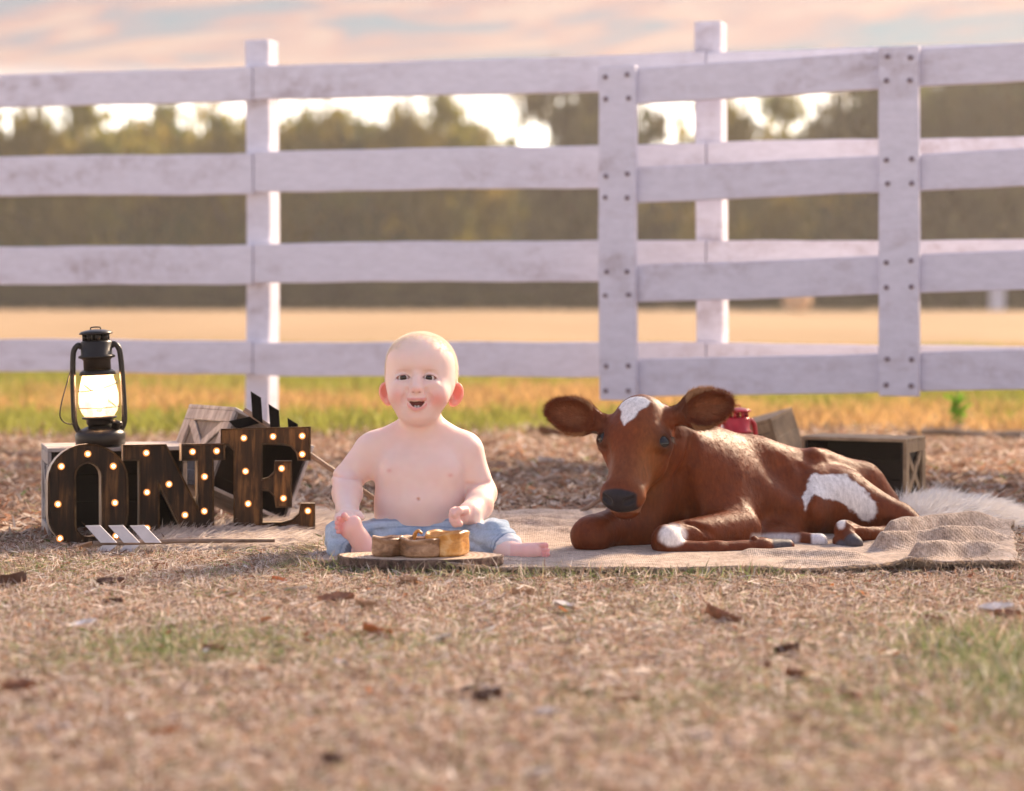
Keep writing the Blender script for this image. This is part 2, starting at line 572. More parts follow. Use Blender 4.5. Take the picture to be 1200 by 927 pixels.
# ------------------------------------------------------------------ grass (uncountable)
GRASS = leafmat('grass_blades', True, trans=0.4)
def scatter(y0, y1, n, margin=0.35, power=1.0):
    y = y0 + (y1 - y0) * rng.random(n * 2) ** power
    hw = 0.215 * y + margin
    hwm = 0.215 * y1 + margin
    k = rng.random(n * 2) < hw / hwm
    y, hw = y[k], hw[k]
    x = (rng.random(len(y)) * 2 - 1) * hw
    return x[:n], y[:n]
PAL = np.array([[0.60, 0.48, 0.40], [0.46, 0.33, 0.26], [0.16, 0.095, 0.065], [0.82, 0.75, 0.70], [0.42, 0.23, 0.15], [0.12, 0.18, 0.06], [0.23, 0.29, 0.11], [0.42, 0.38, 0.24]], np.float32)
def pick(n, probs):
    probs = np.asarray(probs, float)
    cum = np.cumsum(probs / probs.sum(-1, keepdims=True), -1)
    i = (rng.random((n, 1)) > cum).sum(1) if cum.ndim == 2 else np.searchsorted(cum, rng.random(n))
    return PAL[np.clip(i, 0, len(PAL) - 1)] * rng.uniform(0.55, 1.3, (n, 1)).astype(np.float32)

# 1. the mown, half dry lawn in front and between the things
x, y = scatter(2.0, 5.6, 290000, 0.35)
k = ~in_mat(x, y, 0.03)
x, y = x[k], y[k]; n = len(x)
p3 = np.stack([x, y, 0 * x], 1)
clump = fbm(p3, 9, 3); green = sstep(0.52, 0.70, fbm(p3, 1.7, 5))
px_ = 600 + F * x / y; py_ = HY + F * H / y
edge = sstep(0.16, 0.0, mat_front(x) - y) * (y < mat_front(x)) * (x > -0.5) * (x < 0.55)     # unmown strip along the mat
gspot = np.exp(-(((x - 0.74) / 0.17) ** 2 + ((y - 3.62) / 0.42) ** 2))           # greener tuft on the right
gspot += 0.35 * np.exp(-(((x + 0.55) / 0.12) ** 2 + ((y - 3.75) / 0.25) ** 2))
gr = np.clip(green * 0.55 + gspot * 1.3 + edge * 0.75, 0, 1)
w0 = np.array([2.8, 2.4, 2.2, 2.0, 1.0, 0.22, 0.36, 0.8]); w1 = np.array([0.8, 0.5, 0.3, 0.3, 0.1, 1.2, 2.6, 1.5])
cols = pick(n, w0[None] * (1 - gr[:, None]) + w1[None] * gr[:, None])
lay = rng.random(n) < np.where(gr > 0.5, 0.30, 0.50)                                # flattened dead blades
ang = rng.random(n) * 6.283
tilt = np.where(lay, rng.uniform(0.05, 0.45, n), rng.uniform(0.6, 1.45, n))
d = np.stack([np.cos(ang) * np.cos(tilt), np.sin(ang) * np.cos(tilt), np.sin(tilt)], 1)
Lg = rng.uniform(0.012, 0.032, n) * (0.6 + 0.8 * clump) * (1 + 0.9 * gspot + 1.0 * edge * rng.random(n)) * np.where(lay, 1.15, 1)
bend = np.stack([np.cos(ang) * 0.3, np.sin(ang) * 0.3, -0.18 + 0 * ang], 1) * rng.random((n, 1))
p3[:, 2] = rng.uniform(0, 0.012, n) * lay + 0.001
keep = rng.random(n) < 0.45 + 0.9 * clump
me = strands(p3[keep], d[keep], Lg[keep], rng.uniform(0.0010, 0.0024, n)[keep], cols[keep], bend[keep], 2)
o = link('lawn_grass', me, GRASS); tagit(o, 'short half-dry lawn grass in front of the mat', 'grass', kind='stuff')

# 2. straw and leaf litter on the bare soil behind the mat
x, y = scatter(5.3, 10.2, 75000, 0.6)
k = ~in_mat(x, y, 0.02); x, y = x[k], y[k]; n = len(x)
p3 = np.stack([x, y, rng.uniform(0.001, 0.012, n)], 1)
red = fbm(p3, 1.1, 8)
cols = pick(n, [2.4, 2.2, 1.6, 1.3, 2.6, 0.05, 0.12, 0.3]) * np.array([0.88, 0.86, 0.82], np.float32)
ang = rng.random(n) * 6.283; tilt = np.abs(rng.normal(0.12, 0.3, n))
d = np.stack([np.cos(ang) * np.cos(tilt), np.sin(ang) * np.cos(tilt), np.sin(tilt)], 1)
me = strands(p3, d, rng.uniform(0.012, 0.05, n), rng.uniform(0.002, 0.009, n), cols, None, 2)
o = link('straw_litter', me, GRASS); tagit(o, 'reddish straw and leaf litter on the soil behind the mat', 'litter', kind='stuff')

# 2b. crumbs of dead leaf all over the lawn
x, y = scatter(2.1, 5.4, 650, 0.3)
k = ~in_mat(x, y, -0.02); x, y = x[k], y[k]; n = len(x)
p3 = np.stack([x, y, rng.uniform(0.006, 0.016, n)], 1)
ang = rng.random(n) * 6.283; tilt = rng.uniform(-0.1, 0.5, n)
d = np.stack([np.cos(ang) * np.cos(tilt), np.sin(ang) * np.cos(tilt), np.sin(tilt)], 1)
cc = np.array([[0.34, 0.13, 0.06], [0.20, 0.09, 0.05], [0.80, 0.74, 0.70], [0.46, 0.28, 0.18], [0.52, 0.20, 0.07]])[rng.choice(5, n, p=[.3, .25, .22, .15, .08])]
me = strands(p3, d, rng.uniform(0.008, 0.024, n), rng.uniform(0.005, 0.013, n), cc, np.stack([0 * ang, 0 * ang, rng.uniform(-.3, .3, n)], 1), 2, side=np.stack([-np.sin(ang), np.cos(ang), rng.normal(0, .3, n)], 1))
o = link('leaf_litter', me, GRASS); tagit(o, 'small crumbs of dead leaf strewn over the lawn', 'litter', kind='stuff')

# 3. golden grass beyond the fence
x, y = scatter(9.3, 24, 105000, 0.9, 1.35)
n = len(x); p3 = np.stack([x, y, 0 * x], 1)
k = rng.random(n) < sstep(9.4, 10.6, y + 1.5 * (fbm(p3, 0.9, 2) - 0.5)) * (0.35 + fbm(p3, 2.2, 4))
x, y, p3 = x[k], y[k], p3[k]; n = len(x)
gg = sstep(0.36, 0.58, fbm(p3, 0.8, 14))[:, None]
cA = np.array([[0.56, 0.35, 0.15]]); cB = np.array([[0.31, 0.32, 0.07]])
cols = (cA * (1 - gg) + cB * gg) * rng.uniform(0.6, 1.3, (n, 1))
ang = rng.random(n) * 6.283; tilt = rng.uniform(0.7, 1.5, n)
d = np.stack([np.cos(ang) * np.cos(tilt), np.sin(ang) * np.cos(tilt), np.sin(tilt)], 1)
bend = np.stack([np.cos(ang) * 0.35, np.sin(ang) * 0.35, -0.2 + 0 * ang], 1) * rng.random((n, 1))
me = strands(p3, d, rng.uniform(0.04, 0.14, n) * (0.6 + 0.8 * fbm(p3, 1.4, 21)), rng.uniform(0.005, 0.011, n), cols, bend, 2)
o = link('meadow_grass', me, GRASS); tagit(o, 'sunlit golden meadow grass beyond the fence', 'grass', kind='stuff')

# ------------------------------------------------------------------ painted timber
def paint(name, tint, dirt):
    t = NT(name)
    v = t.coord((1, 1, 1)); vs_ = t.coord((1.2, 9, 9))
    g1 = t.noise(vs_, 6, 6, 0.65); g2 = t.noise(t.coord((0.7, 0.7, 2.2)), 3.1, 5, 0.6, 0.6); g3 = t.noise(v, 17, 5, 0.7)
    base = t.ramp(g1, [(0.25, tuple(x * 0.86 for x in tint)), (0.6, tint), (0.85, tuple(min(1, x * 1.06) for x in tint))])
    st = t.ramp(g2, [(0.48, (0, 0, 0)), (0.74, (1, 1, 1))])
    m = t.n('ShaderNodeMath', operation='MULTIPLY'); t.l(st, m.inputs[0]); m.inputs[1].default_value = dirt
    s2 = t.mix(t.ramp(g3, [(0.38, (0, 0, 0)), (0.62, (1, 1, 1))]), base, (0.38, 0.32, 0.35))
    c = t.mix(m.outputs[0], base, s2)
    t.set(col=c, rough=0.62, spec=0.3)
    t.bump(g1, 0.25, 0.004)
    return t.m
WHITE = paint('white_fence_paint', (0.70, 0.69, 0.79), 1.0)
WHITE_G = paint('white_gate_paint', (0.66, 0.645, 0.745), 1.0)
BOLT = simple('bolt_steel', (0.24, 0.19, 0.22), 0.6, 0.3, 60, 0.3)

# fence ---------------------------------------------------------------
uF = Vector((0.9517, -0.307, 0)); nF = Vector((-0.307, -0.9517, 0)); F0 = Vector((-1.905, 9.0, 0))
def fpt(t, z, off=0.0): return F0 + uF * t + nF * off + Vector((0, 0, z))
fence = thing('rail_fence', 'white four-rail wooden fence running right across behind baby and calf', 'fence', tuple(fpt(1.03, 0)))
RAILS = [(1.379, 1.257), (1.071, 0.925), (0.741, 0.600), (0.392, 0.272)]
TP = [1.034 + 1.662 * k for k in range(-1, 4)]
for i, tt in enumerate(TP):
    h = 1.475 + (0.01 if i == 2 else 0.0)
    c = fpt(tt, h / 2 - 0.1, -0.058)
    bm = box_bm(0.092, 0.092, h + 0.2, 0.004)
    for s_ in range(1, 8):
        bmesh.ops.bisect_plane(bm, geom=list(bm.verts) + list(bm.edges) + list(bm.faces), plane_co=(0, 0, -h / 2 + s_ * h / 8), plane_no=(0, 0, 1))
    for v in bm.verts:
        v.co.x += 0.004 * math.sin(v.co.z * 3 + i); v.co.y += 0.003 * math.sin(v.co.z * 4 + 2 * i)
    bm.transform(Matrix.Translation(c) @ Matrix.Rotation(-math.atan2(0.307, 0.9517), 4, 'Z'))
    link('post', bm_mesh(bm), WHITE, fence, world_verts=True)
edges = [TP[0]] + TP[1:]
for b in range(len(TP) - 1):
    for r, (za, zb) in enumerate(RAILS):
        dz0, dz1 = rnd(-0.003, 0.003), rnd(-0.003, 0.003)
        e0, e1 = TP[b] + 0.002, TP[b + 1] - 0.002
        me = board_between(fpt(e0, (za + zb) / 2 + dz0, 0.012), fpt(e1, (za + zb) / 2 + dz1, 0.012), za - zb, 0.024, 0.003, 14, 0.0028)
        link('rail', me, WHITE, fence, world_verts=True)

# gate ----------------------------------------------------------------
G0 = Vector((0.421, 7.95, 0)); uG = Vector((0.9272, -0.3746, 0)); nG = Vector((-0.3746, -0.9272, 0))
def gpt(t, z, off=0.0): return G0 + uG * t + nG * off + Vector((0, 0, z))
gate = thing('wooden_gate', 'weathered white wooden gate with bolted uprights standing before the fence, right of the baby', 'gate', tuple(gpt(0.6, 0)))
GR = [(1.301, 1.183), (0.976, 0.860), (0.658, 0.536), (0.350, 0.226)]
sl_ = 0.030
GEND = 2.45
for za, zb in GR:
    zc = (za + zb) / 2
    me = board_between(gpt(-0.122, zc - 0.12 * sl_), gpt(GEND, zc + GEND * sl_), za - zb, 0.030, 0.003, 16, 0.0022)
    link('rail', me, WHITE_G, gate, world_verts=True)
bolt_me = None
bm = lathe_bm([(0.0085, 0), (0.0085, 0.003), (0.006, 0.005), (0.0, 0.0065)], 10)
BOLT_ME = bm_mesh(bm, 'bolt', True); BOLT_ME.materials.append(BOLT)
Rb = Matrix((uG, Vector((0, 0, 1)), nG)).transposed().to_euler()
for tc_, w in ((-0.064, 0.127), (0.873, 0.127), (1.80, 0.127)):
    z0, z1 = 0.214 + tc_ * sl_, 1.312 + tc_ * sl_
    me = board_between(gpt(tc_, z0, 0.031), gpt(tc_, z1, 0.031), w, 0.030, 0.003, 10, 0.002, up=-uG)
    link('upright', me, WHITE_G, gate, world_verts=True)
    for za, zb in GR:
        for dx in (-0.038, 0.038):
            for zz in (za - 0.022, zb + 0.022):
                o = bpy.data.objects.new('bolt', BOLT_ME); COL.objects.link(o); o.parent = gate
                o.location = gpt(tc_ + dx + rnd(-.003, .003), zz + tc_ * sl_ + rnd(-.004, .004), 0.0475) - gate.location
                o.rotation_euler = Rb
gp = thing('gate_post', 'white square hanging post at the right end of the gate', 'gate post', tuple(gpt(GEND + 0.1, 0)))
bm = box_bm(0.14, 0.14, 1.75, 0.006); bm.transform(Matrix.Translation((0, 0, 0.775)))
link('post', bm_mesh(bm), WHITE_G, gp)

# ------------------------------------------------------------------ tree line
LEAF = leafmat('tree_leaves', True, trans=0.5)
BARK = simple('tree_bark', (0.16, 0.12, 0.09), 0.9, 0, 12, 0.4, 0.5)
def make_crown(seed, nclump, nleaf, leaf, lo=0.1, sparse=1.0, pal=0):
    r = np.random.default_rng(seed)
    c = r.normal(size=(nclump, 3)); c /= np.linalg.norm(c, axis=1, keepdims=True)
    c *= (r.random((nclump, 1)) ** 0.45)
    c[:, 2] = np.sign(c[:, 2]) * np.abs(c[:, 2]) ** 0.7
    c[:, 2] = lo + (1 - lo) * (c[:, 2] * 0.5 + 0.5) - 0.04
    prof = 1.0 + 0 * c[:, 2]     # narrower at foot and top
    c[:, :2] *= (prof * 0.95)[:, None]
    sz = r.uniform(0.16, 0.34, nclump) * sparse
    own = r.integers(0, nclump, nleaf)
    off = r.normal(size=(nleaf, 3)) * 0.55
    pts = c[own] + off * sz[own][:, None] * np.array([1, 1, 0.34])
    pts[:, 2] = np.maximum(pts[:, 2], 0.01)
    tone = r.uniform(0.55, 1.5, nclump)[own][:, None]
    hue = r.random((nclump, 1))[own]
    P1 = np.array([[0.060, 0.090, 0.020]]); P2 = np.array([[0.32, 0.235, 0.035]])
    if pal == 1: P1, P2 = np.array([[0.05, 0.062, 0.024]]), np.array([[0.10, 0.085, 0.034]])
    cols = (P1 * (1 - hue) + P2 * hue) * tone * r.uniform(0.75, 1.25, (nleaf, 1))
    nrm = r.normal(size=(nleaf, 3)); nrm /= np.linalg.norm(nrm, axis=1, keepdims=True)
    a = np.cross(nrm, r.normal(size=(nleaf, 3))); a /= np.linalg.norm(a, axis=1, keepdims=True)
    b = np.cross(nrm, a)
    s_ = (leaf * r.uniform(0.6, 1.3, (nleaf, 1)))
    Vv = np.stack([pts - a * s_, pts - b * s_ * 0.55, pts + a * s_, pts + b * s_ * 0.55], 1).reshape(-1, 3)
    me = np_mesh('crown', Vv, np.arange(nleaf * 4).reshape(-1, 4), False)
    set_col(me, np.repeat(cols, 4, 0)); me.materials.append(LEAF)
    return me
def make_trunk(seed):
    r = random.Random(seed); bm = bmesh.new()
    tube_bm(spline([(0, 0, -0.02), (r.uniform(-.03, .03), 0, 0.22), (r.uniform(-.08, .08), 0.02, 0.5), (r.uniform(-.1, .1), 0, 0.8)], 4), [0.075 - 0.005 * i for i in range(13)], 8, bm)
    for i in range(6):
        z = 0.18 + 0.08 * i; a = r.uniform(0, 6.28)
        tube_bm([(0, 0, z), (0.3 * math.cos(a), 0.3 * math.sin(a), z + 0.12), (0.62 * math.cos(a), 0.62 * math.sin(a), z + 0.26)], [0.035, 0.022, 0.008], 6, bm)
    me = bm_mesh(bm, 'trunk', True); me.materials.append(BARK); return me
CROWNS = [make_crown(1, 60, 4600, 0.052, 0.06), make_crown(2, 54, 4200, 0.052, 0.08), make_crown(3, 44, 2300, 0.050, 0.12, 0.9), make_crown(4, 66, 4800, 0.054, 0.05), make_crown(5, 60, 4600, 0.056, 0.04, 1.0, 1)]
TRUNKS = [make_trunk(i) for i in range(3)]
ORD = ['first', 'second', 'third', 'fourth', 'fifth', 'sixth', 'seventh', 'eighth', 'ninth', 'tenth', 'eleventh', 'twelfth', 'thirteenth', 'fourteenth', 'fifteenth', 'sixteenth', 'seventeenth', 'eighteenth', 'nineteenth', 'twentieth', 'twenty-first', 'twenty-second', 'twenty-third', 'twenty-fourth', 'twenty-fifth', 'twenty-sixth', 'twenty-seventh', 'twenty-eighth', 'twenty-ninth', 'thirtieth']
def tree(name, label, cat, group, px, topy, hw, Y, ci, ti=None):
    X = (px - 600) * Y / F; ht = H - (topy - HY) * Y / F; w = hw * 1.85 * Y / F
    o = thing(name, label, cat, (X, Y, 0), (0, 0, rnd(0, 6.28)), group)
    c = bpy.data.objects.new('crown', CROWNS[ci]); COL.objects.link(c); c.parent = o
    c.scale = (w, w, ht * 1.02)
    if ti is not None:
        k = bpy.data.objects.new('trunk', TRUNKS[ti]); COL.objects.link(k); k.parent = o
        k.scale = (w * 0.8, w * 0.8, ht * 0.95)
    return o
main = [(-40, 160, 70, 98, 0), (18, 158, 58, 96, 3), (80, 118, 52, 95, 1), (132, 142, 50, 97, 0), (178, 150, 46, 99, 3), (218, 112, 48, 101, 2), (264, 138, 46, 97, 1),
        (322, 146, 52, 98, 0), (374, 138, 48, 96, 3), (424, 152, 44, 98, 1), (468, 146, 40, 96, 0), (506, 114, 42, 95, 1), (546, 146, 36, 97, 3), (584, 150, 26, 99, 2),
        (690, 70, 52, 94, 4), (796, 140, 24, 97, 2), (892, 112, 48, 95, 1), (1012, 84, 36, 94, 2), (1068, 62, 70, 93, 4), (1140, 66, 74, 92, 4), (1210, 72, 74, 93, 4), (1290, 66, 80, 94, 4)]
for i, (px, ty, hw, Y, ci) in enumerate(main):
    look = ['broad olive', 'golden-topped', 'thin see-through', 'rounded olive', 'tall dark'][ci]
    tree('tree', '%s tree, %s from the left in the far tree line across the field' % (look, ORD[i]), 'tree', 'trees of the far tree line', px, ty, hw, Y, ci, i % 3)
for i, px in enumerate(range(-40, 1300, 74)):
    tree('tree', 'low hazy tree filling the rear of the far tree line, %s from the left' % ORD[i], 'tree', 'low trees at the rear of the tree line', px + rnd(-15, 15), 208 + rnd(-12, 14), 66, 112 + rnd(-4, 5), [0, 4, 3][i % 3], i % 3)
for i, px in enumerate(range(-30, 1280, 62)):
    tree('shrub', 'low dark shrub at the field edge under the trees, %s from the left' % ORD[i], 'shrub', 'shrubs along the field edge', px + rnd(-12, 12), 306 + rnd(-10, 10), 36, 91.0 + rnd(-1, 1), 4)

# far small things in the field
o = thing('marker_post', 'pale square post standing far off at the right edge of the field', 'post', (P(1168, 362, 88).x, 88, 0))
bm = box_bm(0.5, 0.5, 1.5, 0.03); bm.transform(Matrix.Translation((0, 0, 0.6)))
link('shaft', bm_mesh(bm), WHITE, o)
bm = box_bm(0.6, 0.6, 0.12, 0.02); bm.transform(Matrix.Translation((0, 0, 1.41)))
link('cap', bm_mesh(bm), WHITE, o)
hay = simple('hay', (0.62, 0.40, 0.24), 0.95, 0, 6, 0.3, 0.6)
bm = lathe_bm([(0.0, -0.42), (0.36, -0.42), (0.42, -0.36), (0.43, 0.0), (0.42, 0.36), (0.36, 0.42), (0.0, 0.42)], 24)
for v in bm.verts: v.co += Vector((rnd(-.02, .02), rnd(-.02, .02), rnd(-.02, .02)))
bm.transform(Matrix.Translation((0, 0, 0.40)) @ Matrix.Rotation(math.radians(75), 4, 'Z') @ Matrix.Rotation(math.pi / 2, 4, 'Y'))
o = link('hay_bale', bm_mesh(bm, smooth=True), hay, loc=(P(934, 360, 78).x, 78, 0))
tagit(o, 'small tan hay bale far off in the field, seen through the gate', 'hay bale')

# small green sapling beyond the fence
sp_ = thing('sapling', 'small bright green sapling in the golden grass right of the gate', 'plant', (P(1122, 500, 9.9).x, 9.9, 0))
r = np.random.default_rng(5); n = 60
b0 = np.zeros((n, 3)); b0[:, 2] = r.uniform(0.03, 0.13, n); b0[:, :2] = r.normal(size=(n, 2)) * 0.012
an = r.random(n) * 6.28; ti_ = r.uniform(0.2, 1.2, n)
dd = np.stack([np.cos(an) * np.cos(ti_), np.sin(an) * np.cos(ti_), np.sin(ti_)], 1)
me = strands(b0, dd, r.uniform(0.03, 0.06, n), r.uniform(0.012, 0.02, n), np.array([[0.16, 0.34, 0.03]]) * r.uniform(0.7, 1.3, (n, 1)), None, 2)
link('foliage', me, GRASS, sp_)
link('stem', bm_mesh(tube_bm([(0, 0, 0), (0.004, 0, 0.07), (0, 0.004, 0.14)], [0.004, 0.003, 0.0015], 6)), BARK, sp_)
# fallen branch
pts = [P(1062, 0, 9.4), P(1110, 0, 9.35), P(1160, 0, 9.38), P(1215, 0, 9.2), P(1260, 0, 9.1)]
pts = [Vector((p.x, p.y, 0.02 + 0.01 * math.sin(i * 2.2))) for i, p in enumerate(pts)]
bm = tube_bm(spline(pts, 5), [0.010 + 0.0007 * i for i in range(21)], 8)
tube_bm([pts[2], pts[2] + Vector((0.08, -0.05, 0.02)), pts[2] + Vector((0.17, -0.07, 0.015))], [0.008, 0.005, 0.002], 6, bm)
o = link('fallen_branch', bm_mesh(bm, smooth=True), BARK); tagit(o, 'thin dark branch lying on the soil at the right edge', 'branch')

# ------------------------------------------------------------------ hazy evening air
bm = box_bm(340, 170, 15.0); bm.transform(Matrix.Translation((0, 77, 6.4)))
hz = NT('haze'); hz.t.nodes.remove(hz.b)
pv = hz.n('ShaderNodeVolumePrincipled'); pv.inputs['Color'].default_value = (1.0, 0.93, 0.86, 1); pv.inputs['Density'].default_value = 0.0010; pv.inputs['Anisotropy'].default_value = 0.35
hz.l(pv.outputs[0], hz.out.inputs['Volume'])
o = link('haze', bm_mesh(bm), hz.m); tagit(o, 'pale warm evening haze over the field', 'haze', kind='stuff')
# ================================================================== OBJECTS
# ------------------------------------------------------------------ jute mat
def gxy(px, py, z=0.0):
    Yd = F * (H - z) / (py - HY); return ((px - 600) * Yd / F, Yd)
FOLDS = [([gxy(*q) for q in pl_], h_, s_) for pl_, h_, s_ in (
    ([(1046, 643), (1085, 638), (1130, 633), (1185, 628)], 0.052, 0.022), ([(1035, 654), (1090, 650), (1150, 645), (1196, 643)], 0.042, 0.019),
    ([(1075, 664), (1130, 660), (1196, 656)], 0.034, 0.017), ([(1100, 624), (1150, 618), (1200, 616)], 0.034, 0.05),
    ([(880, 657), (940, 659), (1000, 662)], 0.012, 0.025), ([(930, 668), (1000, 670), (1060, 673)], 0.010, 0.025), ([(1180, 660), (1198, 640), (1205, 620)], 0.03, 0.035),
    ([(620, 634), (660, 630)], 0.008, 0.03), ([(600, 622), (665, 619)], 0.010, 0.035), ([(640, 612), (700, 610)], 0.010, 0.04))]
def mat_z(x, y):
    x = np.asarray(x, float); y = np.asarray(y, float)
    p = np.stack([x, y, 0 * x], -1).reshape(-1, 3)
    n1 = fbm(p, 5.0, 31, 3).reshape(x.shape); n2 = fbm(p, 14.0, 37, 2).reshape(x.shape)
    z = 0.012 + 0.007 * (n1 - 0.4) + 0.004 * (n2 - 0.5)
    # rumpled folds at the right side
    under = np.maximum(np.exp(-(((x - 0.82) / 0.14) ** 2 + ((y - 5.50) / 0.12) ** 2)), np.exp(-(((x - 0.72) / 0.06) ** 2 + ((y - 5.30) / 0.07) ** 2)))
    w = (1 - np.clip(1.3 * under, 0, 1)) * sstep(0.52, 0.86, x + 0.16 * (n1 - 0.5)) * sstep(6.0, 5.6, y)
    ridge = 0 * x
    yw = y + 0.06 * (n1 - 0.5); edge_ = 0.35 + 0.65 * sstep(0.0, 0.12, mat_lr(y)[1] - x)
    for pts_, hh_, sg_ in FOLDS:
        best = np.full(x.shape, 9.0); along = np.zeros(x.shape)
        for (ax_, ay_), (bx_, by_) in zip(pts_, pts_[1:]):
            ex_, ey_ = bx_ - ax_, by_ - ay_
            tt_ = np.clip(((x - ax_) * ex_ + (yw - ay_) * ey_) / (ex_ * ex_ + ey_ * ey_), 0, 1)
            best = np.minimum(best, np.hypot(x - ax_ - tt_ * ex_, yw - ay_ - tt_ * ey_))
        ridge = np.maximum(ridge, hh_ * np.exp(-(best / sg_) ** 2) * (0.75 + 0.5 * n1) * edge_)
    z = z + ridge + 0.010 * w * (n2 - 0.3)
    # a long shallow roll just in front of the calf's hind feet
    z = z + 0.004 * np.exp(-((y - 5.17 - 0.10 * (x - 0.9)) / 0.035) ** 2) * sstep(0.45, 0.75, x)
    # ripples behind the baby and at the back
    z = z + 0.010 * np.clip(np.sin((y + 0.15 * x) * 2 * math.pi / 0.16 + 4 * n1), 0, 1) * sstep(5.35, 5.7, y) * sstep(-0.3, -0.1, x) * (1 - w)
    # front hem lifts off the grass
    e = np.exp(-((y - mat_front(x)) / 0.03) ** 2)
    z = z + e * (0.008 + 0.010 * n1)
    return z
nu, nv = 360, 330
uu, vv = np.meshgrid(np.linspace(0, 1, nu), np.linspace(0, 1, nv), indexing='ij')
yy0 = 4.74 + (MAT_BACK - 4.74) * vv
l, r_ = mat_lr(yy0)
X = l + (r_ - l) * uu
jag = (fbm(np.stack([X.ravel() * 3, 0 * X.ravel(), 0 * X.ravel()], 1), 9, 41).reshape(X.shape) - 0.5) * 0.05
Yf = mat_front(X) + jag * 0.7
Y = Yf + (MAT_BACK + jag - Yf) * vv
sidej = (fbm(np.stack([0 * Y.ravel(), Y.ravel(), 0 * Y.ravel()], 1), 12, 43).reshape(X.shape) - 0.5) * 0.06
X = X + sidej * (np.abs(uu - 0.5) * 2) ** 6
Z = mat_z(X, Y)
V = np.stack([X, Y, Z], -1).reshape(-1, 3)
ii, jj = np.meshgrid(np.arange(nu - 1), np.arange(nv - 1), indexing='ij')
q0 = (ii * nv + jj).ravel()
Q = np.stack([q0, q0 + nv, q0 + nv + 1, q0 + 1], 1)
me = np_mesh('mat', V, Q)
t = NT('jute_weave')
v = t.pos()
wv = t.n('ShaderNodeTexWave', wave_type='BANDS', bands_direction='X'); wv.inputs['Scale'].default_value = 75; wv.inputs['Distortion'].default_value = 1.2; wv.inputs['Detail'].default_value = 2
ww = t.n('ShaderNodeTexWave', wave_type='BANDS', bands_direction='Y'); ww.inputs['Scale'].default_value = 42; ww.inputs['Distortion'].default_value = 1.5; ww.inputs['Detail'].default_value = 2
t.l(v, wv.inputs[0]); t.l(v, ww.inputs[0])
nn = t.noise(v, 34, 6, 0.72); n2 = t.noise(v, 160, 3, 0.7)
base = t.ramp(nn, [(0.28, (0.26, 0.18, 0.13)), (0.5, (0.52, 0.40, 0.32)), (0.72, (0.72, 0.60, 0.51))])
fl = t.ramp(n2, [(0.35, (0.62, 0.60, 0.58)), (0.65, (1.15, 1.12, 1.08))])
t.set(col=t.mix(1.0, base, fl, 'MULTIPLY'), rough=0.9, spec=0.15, sheen=0.2)
mm = t.n('ShaderNodeMath', operation='ADD'); t.l(wv.outputs['Fac'], mm.inputs[0]); t.l(ww.outputs['Fac'], mm.inputs[1])
m3 = t.n('ShaderNodeMath', operation='ADD'); t.l(mm.outputs[0], m3.inputs[0]); t.l(n2, m3.inputs[1])
t.bump(t.mix(0.85, m3.outputs[0], t.noise(v, 95, 6, 0.75)), 0.9, 0.006)
JUTE = t.m
mat = thing('jute_mat', 'rumpled beige woven jute mat under the baby and the calf', 'mat', (0.3, 5.3, 0))
o = link('cloth', me, JUTE, mat, world_verts=True)
md = o.modifiers.new('thickness', 'SOLIDIFY'); md.thickness = 0.007; md.offset = -1
# frayed threads along the hem
n = 2600
xs_ = rng.uniform(-0.44, 1.03, n); ys_ = mat_front(xs_) + rng.normal(0, 0.006, n) + 0.004
k = rng.random(n) < 0.35
ys_[k] = rng.uniform(4.9, 5.5, k.sum()); xs_[k] = -0.435 + rng.normal(0, 0.012, k.sum())
b3 = np.stack([xs_, ys_, mat_z(xs_, ys_) - 0.002], 1)
an = np.where(k, rng.normal(math.pi, 0.6, n), rng.normal(-math.pi / 2, 0.8, n)); ti_ = rng.normal(0.05, 0.35, n)
d = np.stack([np.cos(an) * np.cos(ti_), np.sin(an) * np.cos(ti_), np.sin(ti_)], 1)
me = strands(b3, d, rng.uniform(0.008, 0.028, n) * np.where(k, 1.9, 1), rng.uniform(0.0010, 0.0022, n), np.array([[0.42, 0.32, 0.23]]) * rng.uniform(0.5, 1.4, (n, 1)), np.stack([0 * an, 0 * an, -0.4 + 0 * an], 1), 2)
link('fringe', me, GRASS, mat, world_verts=True)

